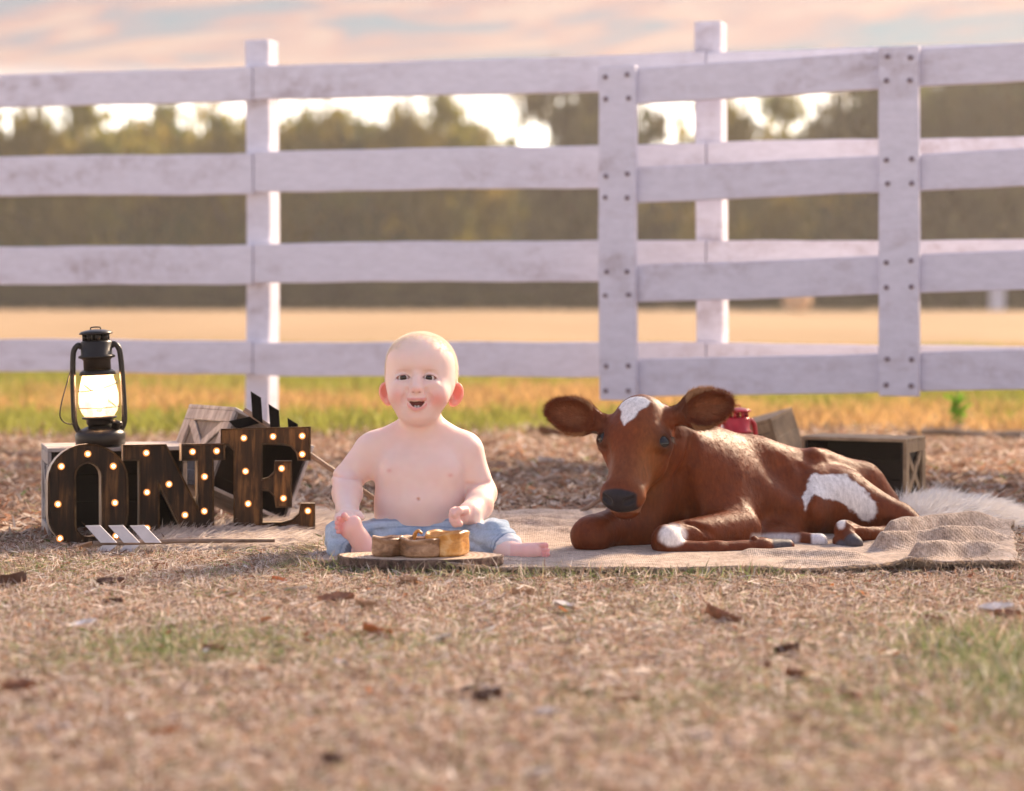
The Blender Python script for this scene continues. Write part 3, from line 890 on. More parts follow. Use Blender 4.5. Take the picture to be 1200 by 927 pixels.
# ------------------------------------------------------------------ fur rugs
FUR = leafmat('white_fur', True, trans=0.35)
def fur_rug(name, label, outline, hgt, n, seed, flow, lmin=0.02, lmax=0.05, cA=(0.80, 0.74, 0.68), cB=(0.58, 0.50, 0.43)):
    """an irregular hide: closed low mound plus long strands"""
    r = np.random.default_rng(seed)
    out_ = np.array([(v.x, v.y) for v in spline([(a, b, 0) for a, b in outline + outline[:1]], 8)])
    c = out_.mean(0)
    root = thing(name, label, 'rug', (c[0], c[1], 0))
    rings = 12; Vv = []
    m = len(out_) - 1
    for i in range(rings + 1):
        f = 1 - i / rings
        q = c + (out_[:-1] - c) * f
        p = np.concatenate([q, np.zeros((m, 1))], 1)
        z = hgt * (1 - f ** 4) * (0.6 + 0.8 * fbm(p, 9, seed)) + 0.004
        if i == 0: z = z * 0 + 0.001
        p[:, 2] = z; Vv.append(p)
    Vv = np.concatenate(Vv)
    fs = []
    for i in range(rings):
        for j in range(m):
            k_ = (j + 1) % m
            fs.append((i * m + j, i * m + k_, (i + 1) * m + k_, (i + 1) * m + j))
    fs = np.array(fs)
    hide = np_mesh('hide', Vv, fs)
    set_col(hide, np.tile(np.array([[0.62, 0.54, 0.46]]), (len(Vv), 1)))
    link('hide', hide, FUR, root, world_verts=True)
    pts = sample_quads(Vv.astype(np.float32), fs, n, rg=r)
    dout = pts[:, :2] - c; dout /= np.linalg.norm(dout, axis=1, keepdims=True) + 1e-6
    cl = fbm(pts, 25, seed + 3)
    an = (fbm(pts, 7, seed + 5) - 0.5) * 5
    d = np.stack([np.cos(an) * 0.8 + dout[:, 0] * 0.8 + flow[0], np.sin(an) * 0.6 + dout[:, 1] * 0.8 + flow[1], 0.28 + 0.55 * r.random(n) * cl + 0 * an], 1)
    d += r.normal(size=d.shape) * 0.22
    d /= np.linalg.norm(d, axis=1, keepdims=True)
    mixv = np.clip(cl * 1.5 - 0.25 + r.normal(0, 0.15, n), 0, 1)[:, None]
    cols = np.array([cA]) * mixv + np.array([cB]) * (1 - mixv)
    L_ = r.uniform(lmin, lmax, n)
    me = strands(pts, d, L_, r.uniform(0.0012, 0.0026, n), cols, np.stack([0 * an, 0 * an, -0.35 * r.random(n)], 1), 2)
    link('pile', me, FUR, root, world_verts=True)
    return root
def gxy(px, py, z=0.0):
    Yd = F * (H - z) / (py - HY); return ((px - 600) * Yd / F, Yd)
fur_rug('sheepskin_rug', 'long-haired off-white fur rug under the lighted letters, left of the baby',
        [gxy(118, 650), gxy(180, 653), gxy(260, 652), gxy(325, 648), gxy(362, 645), gxy(385, 632), gxy(400, 612), gxy(372, 602), gxy(325, 608), gxy(270, 618), gxy(200, 630), gxy(135, 640)], 0.022, 15000, 3, (0.5, -0.2),
        cA=(0.78, 0.70, 0.64), cB=(0.50, 0.42, 0.37))
fur_rug('sheepskin_rug', 'shaggy white fur rug showing behind the rumpled mat beside the calf\'s rump',
        [gxy(1045, 628), gxy(1100, 632), gxy(1160, 628), gxy(1192, 618), gxy(1180, 606), gxy(1140, 599), gxy(1090, 597), gxy(1050, 602)], 0.034, 14000, 4, (0.35, -0.15), 0.035, 0.085, cA=(0.93, 0.89, 0.85), cB=(0.78, 0.71, 0.64))

# ------------------------------------------------------------------ wood materials
def wood(name, dark, mid, light, axis=(1, 1, 10), scale=6, rough=0.6, bump=0.3, spec=0.35):
    t = NT(name); v = t.coord(axis)
    a = t.noise(v, scale, 7, 0.65, 0.4); b = t.noise(t.coord((1, 1, 1)), 9, 4, 0.6)
    m = t.n('ShaderNodeMath', operation='MULTIPLY_ADD'); t.l(b, m.inputs[0]); m.inputs[1].default_value = 0.45; 
    sb = t.n('ShaderNodeMath', operation='SUBTRACT'); t.l(a, sb.inputs[0]); sb.inputs[1].default_value = 0.22
    t.l(sb.outputs[0], m.inputs[2])
    t.set(col=t.ramp(m.outputs[0], [(0.30, dark), (0.5, mid), (0.70, light)]), rough=rough, spec=spec)
    t.bump(a, bump, 0.003)
    return t.m
CRATE_GREY = wood('grey_crate_wood', (0.20, 0.17, 0.155), (0.36, 0.32, 0.30), (0.54, 0.50, 0.48), (1.5, 9, 1.5), 9)
CRATE_TAN = wood('tan_crate_wood', (0.16, 0.10, 0.055), (0.30, 0.20, 0.115), (0.42, 0.30, 0.18), (1.5, 9, 1.5), 9)
DARKWOOD = wood('letter_dark_stain', (0.008, 0.0045, 0.002), (0.026, 0.012, 0.005), (0.13, 0.060, 0.020), (9, 9, 0.9), 9, 0.55, spec=0.2)
RIMLIT = wood('letter_shell_lit', (0.30, 0.22, 0.15), (0.50, 0.40, 0.30), (0.64, 0.55, 0.44), (3, 3, 3), 6, 0.5)  # outer walls lightened: side light on the letters put into the wood colour
DARKWOOD_LIT = wood('letter_lit_stain', (0.018, 0.009, 0.004), (0.062, 0.028, 0.010), (0.24, 0.110, 0.034), (9, 9, 0.9), 9, 0.5, spec=0.2)  # lighter copy for the E: light on its face put into the colour
RIMDARK = wood('letter_rim', (0.03, 0.017, 0.008), (0.08, 0.045, 0.02), (0.20, 0.12, 0.055), (3, 3, 3), 9, 0.4)
PANEL_GREY_SHADE = wood('grey_wood_shaded', (0.10, 0.085, 0.08), (0.17, 0.15, 0.145), (0.25, 0.225, 0.22), (1.5, 9, 1.5), 9)  # recessed panels darkened: shade behind the braces put into the colour
PANEL_TAN_SHADE = wood('tan_wood_shaded', (0.12, 0.075, 0.04), (0.20, 0.13, 0.075), (0.29, 0.20, 0.12), (1.5, 9, 1.5), 9)  # tan counterpart, recess shade in its colour as well
INNER_SHADE = wood('crate_inside_shade', (0.010, 0.006, 0.004), (0.018, 0.012, 0.007), (0.030, 0.019, 0.012), (1, 9, 1), 8)  # near-black: shade inside the crates put into the wood colour

# ------------------------------------------------------------------ crates
def crate(name, label, M, w, h, d, m_out, m_in, m_mid, brd=0.028, th=0.009):
    """open-fronted box (front = local -y), base at z=0, X-braced side panels"""
    root = thing(name, label, 'crate')
    root.matrix_world = M
    def add(nm, sx, sy, sz, c, mat_, R=None):
        bm = box_bm(sx, sy, sz, 0.0012)
        if R is not None: bm.transform(R)
        bm.transform(Matrix.Translation(c))
        return link(nm, bm_mesh(bm), mat_, root)
    # top and bottom from planks
    npl = 3
    for zc, nm in ((h - th / 2, 'top_plank'), (th / 2, 'bottom_plank')):
        for i in range(npl):
            pw = d / npl
            add(nm, w, pw - 0.0015, th, (rnd(-.0008, .0008), -d / 2 + pw * (i + 0.5), zc), m_out)
    nb_ = 3
    for i in range(nb_):
        ph_ = (h - 2 * th) / nb_
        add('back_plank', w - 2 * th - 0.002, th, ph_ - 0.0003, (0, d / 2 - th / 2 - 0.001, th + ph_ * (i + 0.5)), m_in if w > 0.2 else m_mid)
    for s_ in (-1, 1):
        xo = s_ * (w / 2 - th / 2)
        hh = h - 2 * th - 0.001
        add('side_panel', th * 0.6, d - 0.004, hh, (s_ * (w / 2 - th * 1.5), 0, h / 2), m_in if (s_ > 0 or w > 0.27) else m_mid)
        add('side_rail', th, d - 0.002, brd, (xo, 0, h - th - brd / 2 - 0.0006), m_out)
        add('side_rail', th, d - 0.002, brd, (xo, 0, th + brd / 2 + 0.0006), m_out)
        for f in (-1, 1):
            add('side_stile', th * 1.06, brd, hh - 2 * brd - 0.002, (xo, f * (d / 2 - brd / 2 - 0.001), h / 2), m_out)
        L_ = math.hypot(d - 2 * brd, hh - 2 * brd) + 0.006
        a = math.atan2(hh - 2 * brd, d - 2 * brd)
        for q, e in ((1, 0.0), (-1, 0.0015)):
            add('side_brace', th * 0.8 - e, L_ - 0.012, brd * 0.72, (xo - s_ * (0.001 + e), 0, h / 2), m_out, Matrix.Rotation(q * a, 4, 'X'))
    return root
def place(px, py, z, yaw, roll=0.0, pitch=0.0, Y=None):
    if Y is None: x_, y_ = gxy(px, py, z)
    else: x_, y_ = (px - 600) * Y / F, Y
    return Matrix.Translation((x_, y_, z)) @ Matrix.Rotation(math.radians(yaw), 4, 'Z') @ Matrix.Rotation(math.radians(roll), 4, 'Y') @ Matrix.Rotation(math.radians(pitch), 4, 'X')
# yaw>0 turns the open front to the right as seen from the camera
crate('wooden_crate', 'grey open-fronted wooden crate behind the O with the lit lantern on top', place(133, 0, 0.0, 15, Y=5.60), 0.315, 0.212, 0.20, CRATE_GREY, INNER_SHADE, PANEL_GREY_SHADE)
crate('wooden_crate', 'grey wooden crate leaning on one corner behind the N and E', place(262, 0, 0.062, 40, 24, 0, Y=5.78), 0.25, 0.20, 0.20, CRATE_GREY, INNER_SHADE, PANEL_GREY_SHADE)
crate('wooden_crate', 'tan open-fronted crate with X-braced side standing behind the calf\'s rump', place(1012, 0, 0.0, -27, Y=6.42), 0.288, 0.184, 0.17, CRATE_TAN, INNER_SHADE, PANEL_TAN_SHADE)
crate('wooden_crate', 'small tan crate leaning askew between red lantern and larger crate', Matrix.Translation(((908 - 600) * 6.75 / F, 6.75, 0.055)) @ Matrix.Rotation(math.radians(-17), 4, 'Y') @ Matrix.Rotation(math.radians(-118), 4, 'Z'), 0.17, 0.165, 0.15, CRATE_TAN, INNER_SHADE, PANEL_TAN_SHADE)

# ------------------------------------------------------------------ lighted letters
BULB = NT('bulb_glass_lit'); BULB.set(col=(1.0, 0.8, 0.55), rough=0.3, emis=(1.0, 0.66, 0.42), emst=1.6); BULB = BULB.m
SOCK = NT('bulb_halo_socket'); SOCK.set(col=(0.6, 0.26, 0.08), rough=0.4, emis=(1.0, 0.30, 0.06), emst=0.16); SOCK = SOCK.m  # sockets emit faintly to imitate an orange halo round each bulb
bm = bmesh.new(); bmesh.ops.create_uvsphere(bm, u_segments=12, v_segments=8, radius=0.0040)
BULB_ME = bm_mesh(bm, 'bulb', True); BULB_ME.materials.append(BULB)
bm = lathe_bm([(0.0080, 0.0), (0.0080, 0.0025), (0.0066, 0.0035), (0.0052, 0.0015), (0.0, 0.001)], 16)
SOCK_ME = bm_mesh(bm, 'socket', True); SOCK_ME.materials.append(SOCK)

def arc(cx, cy, r, a0, a1, n=8, ry=None):
    ry = ry or r
    return [(cx + r * math.cos(math.radians(a0 + (a1 - a0) * i / n)), cy - ry * math.sin(math.radians(a0 + (a1 - a0) * i / n))) for i in range(n + 1)]

def letter(name, label, loops, bulbs, cx, base_y, Y, yaw, lean, z0, depth=0.045):
    """loops and bulbs in photo pixels; becomes a real standing letter with shell, recessed face and bulbs"""
    s_ = Y / F; cw = math.cos(math.radians(yaw))
    loc = lambda p: ((p[0] - cx) * s_ / cw, (base_y - p[1]) * s_)
    bm = bmesh.new(); eds = []
    for lp in loops:
        vs_ = [bm.verts.new((loc(p)[0], 0, loc(p)[1])) for p in lp]
        eds += [bm.edges.new((vs_[i], vs_[(i + 1) % len(vs_)])) for i in range(len(vs_))]
    bmesh.ops.triangle_fill(bm, use_beauty=True, use_dissolve=False, edges=eds, normal=(0, -1, 0))
    bm.normal_update()
    for f in bm.faces:
        if f.normal.y > 0: f.normal_flip()
    bm.normal_update()
    front = list(bm.faces)
    bnd = [e for e in bm.edges if e.is_boundary]
    # side walls going back, closed by a back
    ex = bmesh.ops.extrude_edge_only(bm, edges=bnd)
    nv_ = [g_ for g_ in ex['geom'] if isinstance(g_, bmesh.types.BMVert)]
    bmesh.ops.translate(bm, vec=(0, depth, 0), verts=nv_)
    be = [g_ for g_ in ex['geom'] if isinstance(g_, bmesh.types.BMEdge)]
    be = [e for e in be if all(v in set(nv_) for v in e.verts)]
    bmesh.ops.triangle_fill(bm, use_beauty=True, edges=be, normal=(0, 1, 0))
    bmesh.ops.recalc_face_normals(bm, faces=list(bm.faces))
    r = bmesh.ops.inset_region(bm, faces=front, thickness=0.0035, depth=-0.008, use_boundary=True, use_even_offset=True)
    for f in bm.faces: f.material_index = 0
    for f in front: f.material_index = 1
    # split face and shell
    bm2 = bm.copy()
    bmesh.ops.delete(bm, geom=[f for f in bm.faces if f.material_index == 1], context='FACES')
    bmesh.ops.delete(bm2, geom=[f for f in bm2.faces if f.material_index == 0], context='FACES')
    for f in bm2.faces: f.material_index = 0
    # stand on its base: yaw about its foot, lean back a little
    root = thing(name, label, 'letter', ((cx - 600) * s_, Y, z0), (math.radians(-lean), 0, math.radians(yaw)))
    bm.normal_update()
    for f in bm.faces: f.material_index = 0 if (abs(f.normal.y) < 0.3 and max(v.co.y for v in f.verts) > 0.02) else 1
    link('shell', bm_mesh(bm), [RIMLIT, RIMDARK], root)
    link('face', bm_mesh(bm2), DARKWOOD_LIT if name == 'letter_e' else DARKWOOD, root)
    for b in bulbs:
        x_, z_ = loc(b)
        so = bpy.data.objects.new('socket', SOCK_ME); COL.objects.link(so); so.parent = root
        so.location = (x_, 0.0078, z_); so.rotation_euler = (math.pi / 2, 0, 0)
        bo = bpy.data.objects.new('bulb', BULB_ME); COL.objects.link(bo); bo.parent = so
        bo.location = (0, 0, 0.0062)
    return root
O_out = arc(104, 566, 45, 0, 180, 14, 43) + arc(104, 606, 45, 180, 360, 14, 40)
O_in = arc(104.5, 561, 14, 0, 180, 8, 15) + arc(104.5, 618, 14, 180, 360, 8, 14)
letter('letter_o', 'dark wood marquee letter O with small warm bulbs', [O_out, O_in],
       [(104, 535), (74.5, 549), (132.5, 550), (70.5, 593), (134, 593), (72.5, 633), (135, 632)], 104, 646, 5.32, 17, 3, 0.0)
N_out = [(147, 521), (196, 521), (231, 594), (231, 541), (213, 541), (213, 521), (263, 521), (263, 541), (250, 541), (250, 632), (218, 632), (188, 570), (188, 632), (165, 632), (165, 540), (147, 540)]
letter('letter_n', 'dark wood marquee letter N with small warm bulbs', [N_out],
       [(173.5, 531), (199, 568), (174, 577), (217, 604.5), (239, 600.5), (239.5, 560), (226, 530.5), (253.5, 530), (174, 619)], 206, 634, 5.46, 14, 3, 0.004)
E_out = ([(259, 509), (364, 507), (364, 547), (349, 547)] + [(347, 538), (341, 531), (332, 528), (308, 528)] + [(308, 568), (315, 566), (321, 560), (322, 547), (342, 547), (342, 602), (323, 602), (321, 589), (315, 583), (308, 582)]
         + [(308, 619), (330, 619), (342, 616), (350, 609), (352, 597), (369, 597), (369, 638), (262, 638), (262, 622), (274, 619), (274, 535), (268, 529), (259, 528)])
letter('letter_e', 'dark wood marquee letter E with small warm bulbs', [E_out],
       [(286, 520), (320, 518.5), (354, 518), (354, 539.5), (288, 559), (330, 556), (332, 591), (291, 597), (360.5, 606), (288, 629)], 311, 637, 5.52, 6, 3, 0.004)

# ------------------------------------------------------------------ lanterns
GLASS = NT('lantern_glass'); 
GLASS.t.nodes.remove(GLASS.b)
gt = GLASS.n('ShaderNodeBsdfTransparent'); gg_ = GLASS.n('ShaderNodeBsdfGlossy'); gg_.inputs['Roughness'].default_value = 0.06
gt.inputs[0].default_value = (0.97, 0.96, 0.94, 1)
gfr = GLASS.n('ShaderNodeFresnel'); gfr.inputs[0].default_value = 1.45
gm = GLASS.n('ShaderNodeMixShader'); GLASS.l(gfr.outputs[0], gm.inputs[0]); GLASS.l(gt.outputs[0], gm.inputs[1]); GLASS.l(gg_.outputs[0], gm.inputs[2])
gtr = GLASS.n('ShaderNodeBsdfTranslucent'); gtr.inputs[0].default_value = (0.95, 0.84, 0.76, 1)
gm2 = GLASS.n('ShaderNodeMixShader'); gm2.inputs[0].default_value = 0.14; GLASS.l(gm.outputs[0], gm2.inputs[1]); GLASS.l(gtr.outputs[0], gm2.inputs[2])
GLASS.l(gm2.outputs[0], GLASS.out.inputs[0]); GLASS = GLASS.m
FLAME = NT('lantern_flame'); FLAME.set(col=(1, 0.8, 0.5), emis=(1.0, 0.66, 0.40), emst=12.0); FLAME = FLAME.m
FROST = NT('lit_mantle'); FROST.set(col=(1, 0.85, 0.6), emis=(1.0, 0.70, 0.42), emst=3.0); FROST = FROST.m
def lantern(label, M, body, lit):
    root = thing('hurricane_lantern', label, 'lantern'); root.matrix_world = M
    L = lambda nm, bm, m, par=root, sm=True: link(nm, bm_mesh(bm, smooth=sm), m, par)
    tank = L('fuel_tank', lathe_bm([(0.0, 0), (0.054, 0), (0.057, 0.003), (0.057, 0.026), (0.055, 0.030), (0.050, 0.036), (0.034, 0.043), (0.026, 0.046), (0.0, 0.046)], 40), body)
    bm = lathe_bm([(0.010, 0), (0.010, 0.012), (0.014, 0.013), (0.014, 0.019), (0.011, 0.022), (0.0, 0.022)], 20); bm.transform(Matrix.Translation((0.034, -0.022, 0.036)) @ Matrix.Rotation(0.3, 4, 'Y'))
    link('filler_cap', bm_mesh(bm, smooth=True), body, tank)
    L('burner', lathe_bm([(0.026, 0.046), (0.030, 0.052), (0.030, 0.060), (0.040, 0.063), (0.040, 0.066), (0.022, 0.070), (0.014, 0.078), (0.0, 0.078)], 28), body)
    L('globe', lathe_bm([(0.032, 0.066), (0.041, 0.078), (0.0455, 0.098), (0.045, 0.118), (0.040, 0.142), (0.034, 0.164)], 32), GLASS)
    L('globe_plate', lathe_bm([(0.040, 0.162), (0.042, 0.163), (0.040, 0.170), (0.034, 0.174), (0.034, 0.166), (0.0385, 0.1625)], 32), body)
    hood = L('hood', lathe_bm([(0.031, 0.172), (0.031, 0.196), (0.035, 0.200), (0.042, 0.202), (0.042, 0.206), (0.036, 0.209), (0.036, 0.236), (0.034, 0.240), (0.028, 0.242), (0.0, 0.242)], 32), body)
    # chimney collar with round vents: built as eight little posts between two rings
    bm = bmesh.new()
    for i in range(8):
        a = i * math.pi / 4 + 0.2
        tube_bm([(0.026 * math.cos(a), 0.026 * math.sin(a), 0.241), (0.026 * math.cos(a), 0.026 * math.sin(a), 0.256)], 0.0055, 8, bm)
    L('vent_collar', bm, body)
    cap_ = L('cap', lathe_bm([(0.028, 0.2545), (0.038, 0.256), (0.0385, 0.258), (0.034, 0.262), (0.018, 0.266), (0.0, 0.267)], 32), body)
    link('lift_ring', bm_mesh(tube_bm(spline([(-0.010, 0, 0.264), (-0.010, 0, 0.271), (0.010, 0, 0.271), (0.010, 0, 0.264)], 5), 0.0016, 6), smooth=True), body, cap_)
    for s_ in (-1, 1):
        path = spline([(s_ * 0.033, 0, 0.226), (s_ * 0.040, 0, 0.232), (s_ * 0.050, 0, 0.222), (s_ * 0.054, 0, 0.20), (s_ * 0.056, 0, 0.15), (s_ * 0.057, 0, 0.09), (s_ * 0.056, 0, 0.055), (s_ * 0.050, 0, 0.038), (s_ * 0.043, 0, 0.030)], 6)
        L('side_tube', tube_bm(path, 0.0066, 12), body)
    # bail handle fallen to the left, guard wires round the glass
    path = spline([(-0.056, -0.004, 0.185), (-0.068, -0.016, 0.15), (-0.082, -0.03, 0.105), (-0.087, -0.035, 0.075), (-0.080, -0.03, 0.060), (-0.068, -0.02, 0.054), (-0.060, -0.008, 0.053)], 6)
    L('bail_handle', tube_bm(path, 0.0016, 8), body)
    for zz, rr in ((0.088, 0.0465), (0.136, 0.0445)):
        ring = [(rr * math.cos(a * math.pi / 14), rr * math.sin(a * math.pi / 14), zz + (0.010 * math.sin(a * math.pi / 14 + 1) if zz > 0.1 else 0)) for a in range(29)]
        L('guard_wire', tube_bm(ring, 0.0011, 6, cap=False), body)
    ring = [(0.046 * math.cos(0.6 + k * 0.28), -0.046 * math.sin(0.6 + k * 0.28), 0.09 + 0.0085 * k) for k in range(7)]
    L('guard_wire', tube_bm(ring, 0.0011, 6), body)
    L('wick_tube', tube_bm([(0, 0, 0.07), (0, 0, 0.088)], 0.006, 10), body)
    if lit:
        L('flame', lathe_bm([(0.0, 0.086), (0.013, 0.091), (0.019, 0.102), (0.017, 0.116), (0.009, 0.132), (0.0, 0.145)], 16), FLAME)
        li = bpy.data.lights.new('flame_light', 'POINT'); li.energy = 1.0; li.color = (1.0, 0.55, 0.25); li.shadow_soft_size = 0.018
        lo = bpy.data.objects.new('flame_light', li); COL.objects.link(lo); lo.parent = root; lo.location = (0, 0, 0.155)
    return root
BLACKM = simple('black_lantern_enamel', (0.016, 0.012, 0.010), 0.36, 0.35, 30, 0.4, 0.08)
REDM = simple('red_lantern_enamel', (0.42, 0.012, 0.022), 0.28, 0.15, 30, 0.25, 0.05)
lantern('black hurricane lantern, lit, standing on the crate behind the O', Matrix.Translation(((118 - 600) * 5.54 / F, 5.54, 0.2135)) @ Matrix.Rotation(math.radians(-2.5), 4, 'Y') @ Matrix.Rotation(math.radians(8), 4, 'Z'), BLACKM, True)
lantern('red hurricane lantern half hidden behind the calf\'s right-hand ear and back', Matrix.Translation(((863 - 600) * 6.28 / F, 6.28, 0.0)) @ Matrix.Rotation(math.radians(20), 4, 'Z'), REDM, False)

# ------------------------------------------------------------------ wooden arrows
BLACKV = simple('black_vane', (0.008, 0.007, 0.007), 0.9, 0, 30, 0.3, spec=0.05)
WHITEV = simple('grey_white_vane', (0.62, 0.60, 0.64), 0.6, 0, 30, 0.12)
SHAFT = wood('arrow_shaft_wood', (0.13, 0.085, 0.06), (0.22, 0.15, 0.11), (0.33, 0.24, 0.19), (2, 2, 2), 9)
def vane(pts, Yd, mat_, root, th=0.004):
    bm = bmesh.new()
    vs_ = [bm.verts.new(P(px, py, yd) if isinstance(yd, float) else P(px, py, Yd)) for px, py, yd in [(p + (None,))[:3] for p in pts]]
    f = bm.faces.new(vs_); bm.normal_update()
    ex = bmesh.ops.extrude_face_region(bm, geom=[f])
    bmesh.ops.translate(bm, vec=f.normal * -th, verts=[g_ for g_ in ex['geom'] if isinstance(g_, bmesh.types.BMVert)])
    bmesh.ops.recalc_face_normals(bm, faces=list(bm.faces))
    return link('vane', bm_mesh(bm), mat_, root, world_verts=True)
a0, a1 = P(286, 480, 5.60), P(440, 585, 5.62)
ar = thing('wooden_arrow', 'long wooden arrow with black vanes slanting behind the E', 'arrow', tuple(a1))
link('shaft', bm_mesh(tube_bm([a0, a0.lerp(a1, 0.5), a1], [0.0062, 0.006, 0.0055], 12), smooth=True), SHAFT, ar, world_verts=True)
for dx, dy, sc_ in ((0, 0, 1), (21, 15.0, 1.0), (43, 30.5, 0.98)):
    bx_, by_ = 296 + dx, 488.5 + dy
    vane([(bx_, by_), (bx_ + 12, by_ + 8), (bx_ + 10, by_ - 22.5 * sc_), (bx_ - 2, by_ - 30 * sc_)], 5.595, BLACKV, ar)
for dx, dy in ((0, 0), (25, 15)):
    vane([(293 + dx, 488 + dy), (268 + dx, 493.5 + dy), (278 + dx, 503 + dy), (304 + dx, 496 + dy)], 5.602, BLACKV, ar)
b0, b1 = P(109, 637, 5.17), P(322, 633, 5.22)
ar = thing('wooden_arrow', 'wooden arrow with pale grey vanes lying on the grass in front of the letters', 'arrow', tuple(b0))
link('shaft', bm_mesh(tube_bm([b0, b0.lerp(b1, 0.5) + Vector((0, 0, 0.002)), b1], [0.0058, 0.0052, 0.0048], 12), smooth=True), SHAFT, ar, world_verts=True)
for dx in (0, 27, 52):
    vane([(137 + dx, 636), (118 + dx, 636), (100 + dx, 616), (117 + dx, 615.5)], 5.165, WHITEV, ar)
for dx in (0, 26):
    vane([(137 + dx, 639), (124 + dx, 650), (108 + dx, 650), (120 + dx, 639)], 5.168, WHITEV, ar)
s0, s1 = P(668, 609, 6.02), P(735, 563, 5.97)
st = thing('wooden_stick', 'thin dark stick slanting up from the mat edge behind the calf\'s knee', 'stick', tuple(s0))
link('shaft', bm_mesh(tube_bm([s0, s0.lerp(s1, 0.5), s1], [0.0055, 0.0065, 0.006], 10), smooth=True), SHAFT, st, world_verts=True)

# ------------------------------------------------------------------ wood slice and live-edge bowl
t = NT('slice_top'); v = t.coord()
wr = t.n('ShaderNodeTexWave', wave_type='RINGS', rings_direction='Z'); wr.inputs['Scale'].default_value = 26; wr.inputs['Distortion'].default_value = 2.5; wr.inputs['Detail'].default_value = 3
t.l(v, wr.inputs[0])
t.set(col=t.ramp(wr.outputs['Fac'], [(0.2, (0.42, 0.29, 0.19)), (0.8, (0.58, 0.45, 0.33))]), rough=0.7); SLICE = t.m
t = NT('slice_bark'); v = t.coord((1, 1, 0.5)); f_ = t.noise(v, 55, 5, 0.7)
t.set(col=t.ramp(f_, [(0.35, (0.03, 0.018, 0.014)), (0.55, (0.16, 0.10, 0.075)), (0.72, (0.40, 0.30, 0.25))]), rough=0.9); t.bump(f_, 0.9, 0.006); BARKS = t.m
sx_, sy_ = gxy(491, 662, 0.02)
sl = thing('wood_slice', 'flat oval wood slice with dark bark rim in front of the baby', 'wood slice', (sx_, 4.862, 0.016))
n = 96; r0 = [1 + 0.03 * math.sin(3 * a) + 0.02 * math.sin(7 * a + 1) + rnd(-0.008, 0.008) for a in [2 * math.pi * i / n for i in range(n)]]
def ovl(f, z): return [(0.166 * f * r0[i] * math.cos(2 * math.pi * i / n), 0.088 * f * r0[i] * math.sin(2 * math.pi * i / n), z + (0 if f < 0.98 else rnd(-.0008, .0008))) for i in range(n)]
bm = bmesh.new(); top = [bm.verts.new(p) for p in ovl(0.972, 0.0195)]; bm.faces.new(top)
link('top', bm_mesh(bm), SLICE, sl)
bm = bmesh.new(); R1 = [[bm.verts.new(p) for p in ovl(f, z)] for f, z in ((0.95, 0), (0.99, 0.001), (1.0, 0.006), (0.985, 0.012), (1.0, 0.017), (0.985, 0.0198), (0.970, 0.0193))]
for a, b in zip(R1, R1[1:]):
    for i in range(n): bm.faces.new((a[i], a[(i + 1) % n], b[(i + 1) % n], b[i]))
link('bark', bm_mesh(bm, smooth=True), BARKS, sl)
t = NT('bowl_wood'); v = t.coord((1, 1, 2.2)); f_ = t.noise(v, 24, 6, 0.65, 0.8)
t.set(col=t.ramp(f_, [(0.3, (0.10, 0.045, 0.02)), (0.48, (0.30, 0.16, 0.08)), (0.62, (0.46, 0.27, 0.15)), (0.78, (0.62, 0.45, 0.30))]), rough=0.45); t.bump(f_, 0.6, 0.006); BOWLW = t.m
t = NT('bowl_gold'); v = t.coord((1, 1, 1.5)); f_ = t.noise(v, 30, 5, 0.6, 0.6)
t.set(col=t.ramp(f_, [(0.3, (0.36, 0.13, 0.02)), (0.5, (0.62, 0.30, 0.07)), (0.72, (0.78, 0.52, 0.25))]), rough=0.4); t.bump(f_, 0.5, 0.005); BOWLG = t.m
bw = thing('wooden_bowl', 'chunky live-edge wooden bowl on the wood slice', 'bowl', ((491 - 600) * 4.855 / F, 4.855, 0.0358))
def lobe(nm, cx_, cy_, rx, ry, hgt, mat_, seed, facets, tw=0.0, inner=0.62):
    rr = random.Random(seed); nn_ = 48; bm = bmesh.new(); rings_ = []
    fac = [1 + 0.06 * rr.uniform(-1, 1) for _ in range(facets)]
    for f, z in ((0.86, 0), (0.97, 0.004), (1.0, hgt * 0.35), (0.96, hgt * 0.75), (1.0, hgt), (0.93, hgt * 1.06), (inner + 0.12, hgt * 0.98), (inner, hgt * 0.6), (inner * 0.6, hgt * 0.45), (0.02, hgt * 0.42)):
        ring = []
        for i in range(nn_):
            a = 2 * math.pi * i / nn_
            k_ = a / (2 * math.pi) * facets; i0 = int(k_) % facets; fr = k_ - int(k_)
            rad = (fac[i0] * (1 - fr) + fac[(i0 + 1) % facets] * fr) / (0.93 + 0.09 * math.cos((fr - 0.5) * math.pi))
            zz = z * (1 + 0.05 * math.sin(a * 2 + seed) + 0.025 * math.sin(a * 5 + seed)) + tw * math.cos(a) * f
            ring.append(bm.verts.new((cx_ + rx * f * rad * math.cos(a), cy_ + ry * f * rad * math.sin(a), max(0, zz))))
        rings_.append(ring)
    for a, b in zip(rings_, rings_[1:]):
        for i in range(nn_): bm.faces.new((a[i], a[(i + 1) % nn_], b[(i + 1) % nn_], b[i]))
    bm.faces.new(list(reversed(rings_[0]))); bm.faces.new(rings_[-1])
    return link(nm, bm_mesh(bm, smooth=False), mat_, bw)
lobe('left_lobe', -0.064, 0, 0.032, 0.034, 0.036, BOWLW, 1, 5)
lobe('middle_lobe', 0.006, -0.008, 0.046, 0.040, 0.036, BOWLW, 2, 6)
lobe('golden_lobe', 0.056, 0.008, 0.044, 0.044, 0.044, BOWLG, 3, 7, 0.002, 0.7)
bm = tube_bm(spline([(-0.012, 0.02, 0.028), (-0.008, 0.018, 0.042), (-0.002, 0.015, 0.048), (0.006, 0.014, 0.042)], 4), [0.005 - 0.0002 * i for i in range(13)], 8)
